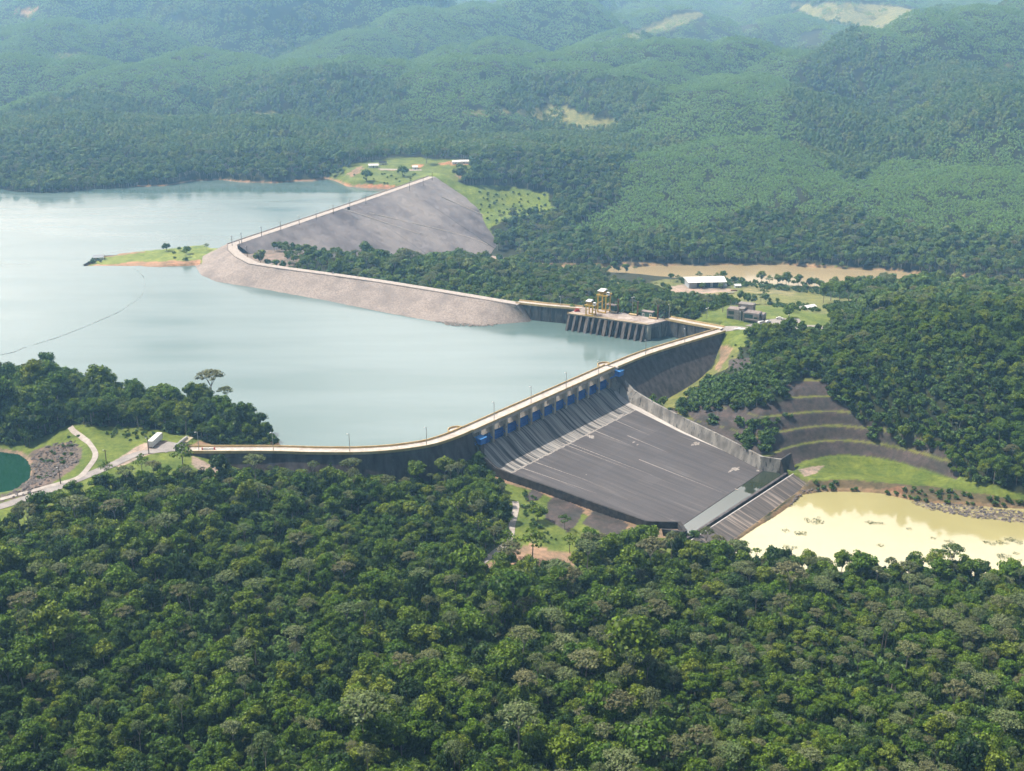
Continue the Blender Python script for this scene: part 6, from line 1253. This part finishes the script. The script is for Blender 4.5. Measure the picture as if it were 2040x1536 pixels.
# ------------------------------------------------------------------ rubble, driftwood, weeds
def rock_kind(key, seed, mat, stretch=(1, 1, .7)):
    g_ = np.random.default_rng(seed); mb = MB(); m_, r_ = 7, 4; vs = []
    for i in range(r_+1):
        ph = -math.pi/2 + math.pi*i/r_
        for q in range(m_):
            f_ = g_.uniform(.75, 1.2); vs.append((stretch[0]*f_*math.cos(ph)*math.cos(6.283*q/m_), stretch[1]*f_*math.cos(ph)*math.sin(6.283*q/m_), stretch[2]*f_*math.sin(ph)))
    mb.add(vs, [(i*m_+q, i*m_+(q+1) % m_, (i+1)*m_+(q+1) % m_, (i+1)*m_+q) for i in range(r_) for q in range(m_)])
    me = bpy.data.meshes.new(key); me.from_pydata(mb.v, [], mb.f); me.materials.append(mat); kd = Kind(); kd.obj = bpy.data.objects.new(key, me); KINDS[key] = kd
rock_kind('rock0', 1, M['rock']); rock_kind('rock1', 2, M['rock'], (1.2, .8, .6)); rock_kind('log', 3, M['drift'], (2.4, .22, .22)); rock_kind('pale_rock', 4, M['riprap'])
def spread(name, polys, z, step, s0, s1, keys, label, cat, dens=.8, usez=False, lift=0.0):
    aP = []
    for poly in polys:
        c = at(sum(p[0] for p in poly)/len(poly), sum(p[1] for p in poly)/len(poly), z)
        P, g_ = candidates(c.y-90, c.y+90, step, 1.25, int(c.y)); X, Y, Z = P.T
        if usez: Z = np.full(len(P), z)
        px, py = pixel(X, Y, Z); ok = inpoly(px+5*fbm(X, Y, 8, 2, 23), py+2*fbm(X, Y, 8, 2, 29), poly) & (g_.uniform(0, 1, len(P)) < dens)
        aP.append(np.column_stack([X, Y, Z+lift])[ok])
    P = np.concatenate(aP); n = len(P); g_ = np.random.default_rng(n+3); s_ = g_.uniform(s0, s1, n)**1.0
    if n: scatter(name, P, g_.uniform(0, 6.28, n), np.stack([s_, s_, s_], 1), g_.integers(0, len(keys), n), keys, label, cat)
spread('rubble', [[(1425, 1108), (1500, 1062), (1560, 1018), (1598, 975), (1640, 972), (1625, 990), (1580, 1018), (1540, 1045), (1470, 1090)]], ZP+.5, 1.5, .4, 1.1, ['rock0', 'rock1'], 'grey boulder rubble along the foot of the spillway ramp', 'rubble', .9)
spread('rubble', [[(65, 905), (100, 885), (150, 875), (160, 915), (120, 945), (40, 990), (10, 992), (62, 955)]], 4, 1.7, .4, 1.1, ['rock0', 'rock1'], 'dark tumbled boulders on the bank of the green pond', 'rubble', .75)
spread('rubble', [[(868, 640), (905, 632), (960, 636), (1000, 642), (985, 649), (940, 651), (900, 649)]], 0, 1.3, .35, .8, ['pale_rock'], 'pale rubble spilling into the lake from the rockfill slope', 'rubble', .9, True, .1)
spread('driftwood', [[(1815, 1000), (1880, 1003), (1960, 1012), (2045, 1020), (2400, 1045), (2400, 1070), (2040, 1042), (1930, 1030), (1850, 1015)]], ZP, 1.3, .5, 1.1, ['log', 'log', 'rock1'], 'mat of grey driftwood along the far bank of the yellow pool', 'driftwood', .75, True, .15)
def weed_kind():
    g_ = np.random.default_rng(77); C = g_.uniform(-1.6, 1.6, (26, 3)); C[:, 2] = g_.uniform(0, .25, 26); V, Q = leaf_quads(C, np.tile([0, 0, 1.0], (26, 1)), .32, g_, .3, 1)
    kd = Kind(); kd.obj = bpy.data.objects.new('weed_mat', np_mesh('weed_mat', V, Q, [LW], None, g_.uniform(.6, 1.2, 26))); KINDS['weed'] = kd
weed_kind()
spread('water_weeds', [[(1595, 1035), (1625, 1028), (1642, 1032), (1630, 1042), (1600, 1045)], [(1705, 1036), (1760, 1040), (1790, 1046), (1760, 1046), (1710, 1040)], [(1780, 1048), (1815, 1055), (1805, 1062), (1785, 1058)], [(1560, 1058), (1610, 1060), (1620, 1068), (1565, 1068)], [(1850, 1070), (1900, 1075), (1890, 1082), (1855, 1078)], [(1960, 1078), (2020, 1074), (2040, 1082), (1980, 1088)], [(1740, 1082), (1760, 1080), (1765, 1090), (1745, 1090)], [(1980, 1105), (2040, 1100), (2040, 1120), (1990, 1115)], [(1560, 1090), (1600, 1086), (1590, 1096)]], ZP, 2.2, .5, 1.1, ['weed'], 'thin mats of floating weed on the yellow pool', 'weeds', .55, True, .06)
person('person in an orange top walking across the spillway bridge', at(1140, 773, CREST+.01), 1.0, 'orange', 'navy')
# ------------------------------------------------------------------ haze
HB = MB().box((0, 3800, 118), (9400, 8400, 360)).build('haze', None); HB['kind'] = 'stuff'
hm = bpy.data.materials.new('haze'); hm.use_nodes = True; ht = hm.node_tree; ht.nodes.remove(ht.nodes['Principled BSDF'])
pv = nd(ht, 'ShaderNodeVolumePrincipled'); pv.inputs['Color'].default_value = (.33, .66, 1.0, 1); pv.inputs['Absorption Color'].default_value = (1, 1, 1, 1); pv.inputs['Density'].default_value = 2.35e-4; pv.inputs['Anisotropy'].default_value = .5
ht.links.new(pv.outputs[0], ht.nodes['Material Output'].inputs['Volume']); HB.data.materials.append(hm)
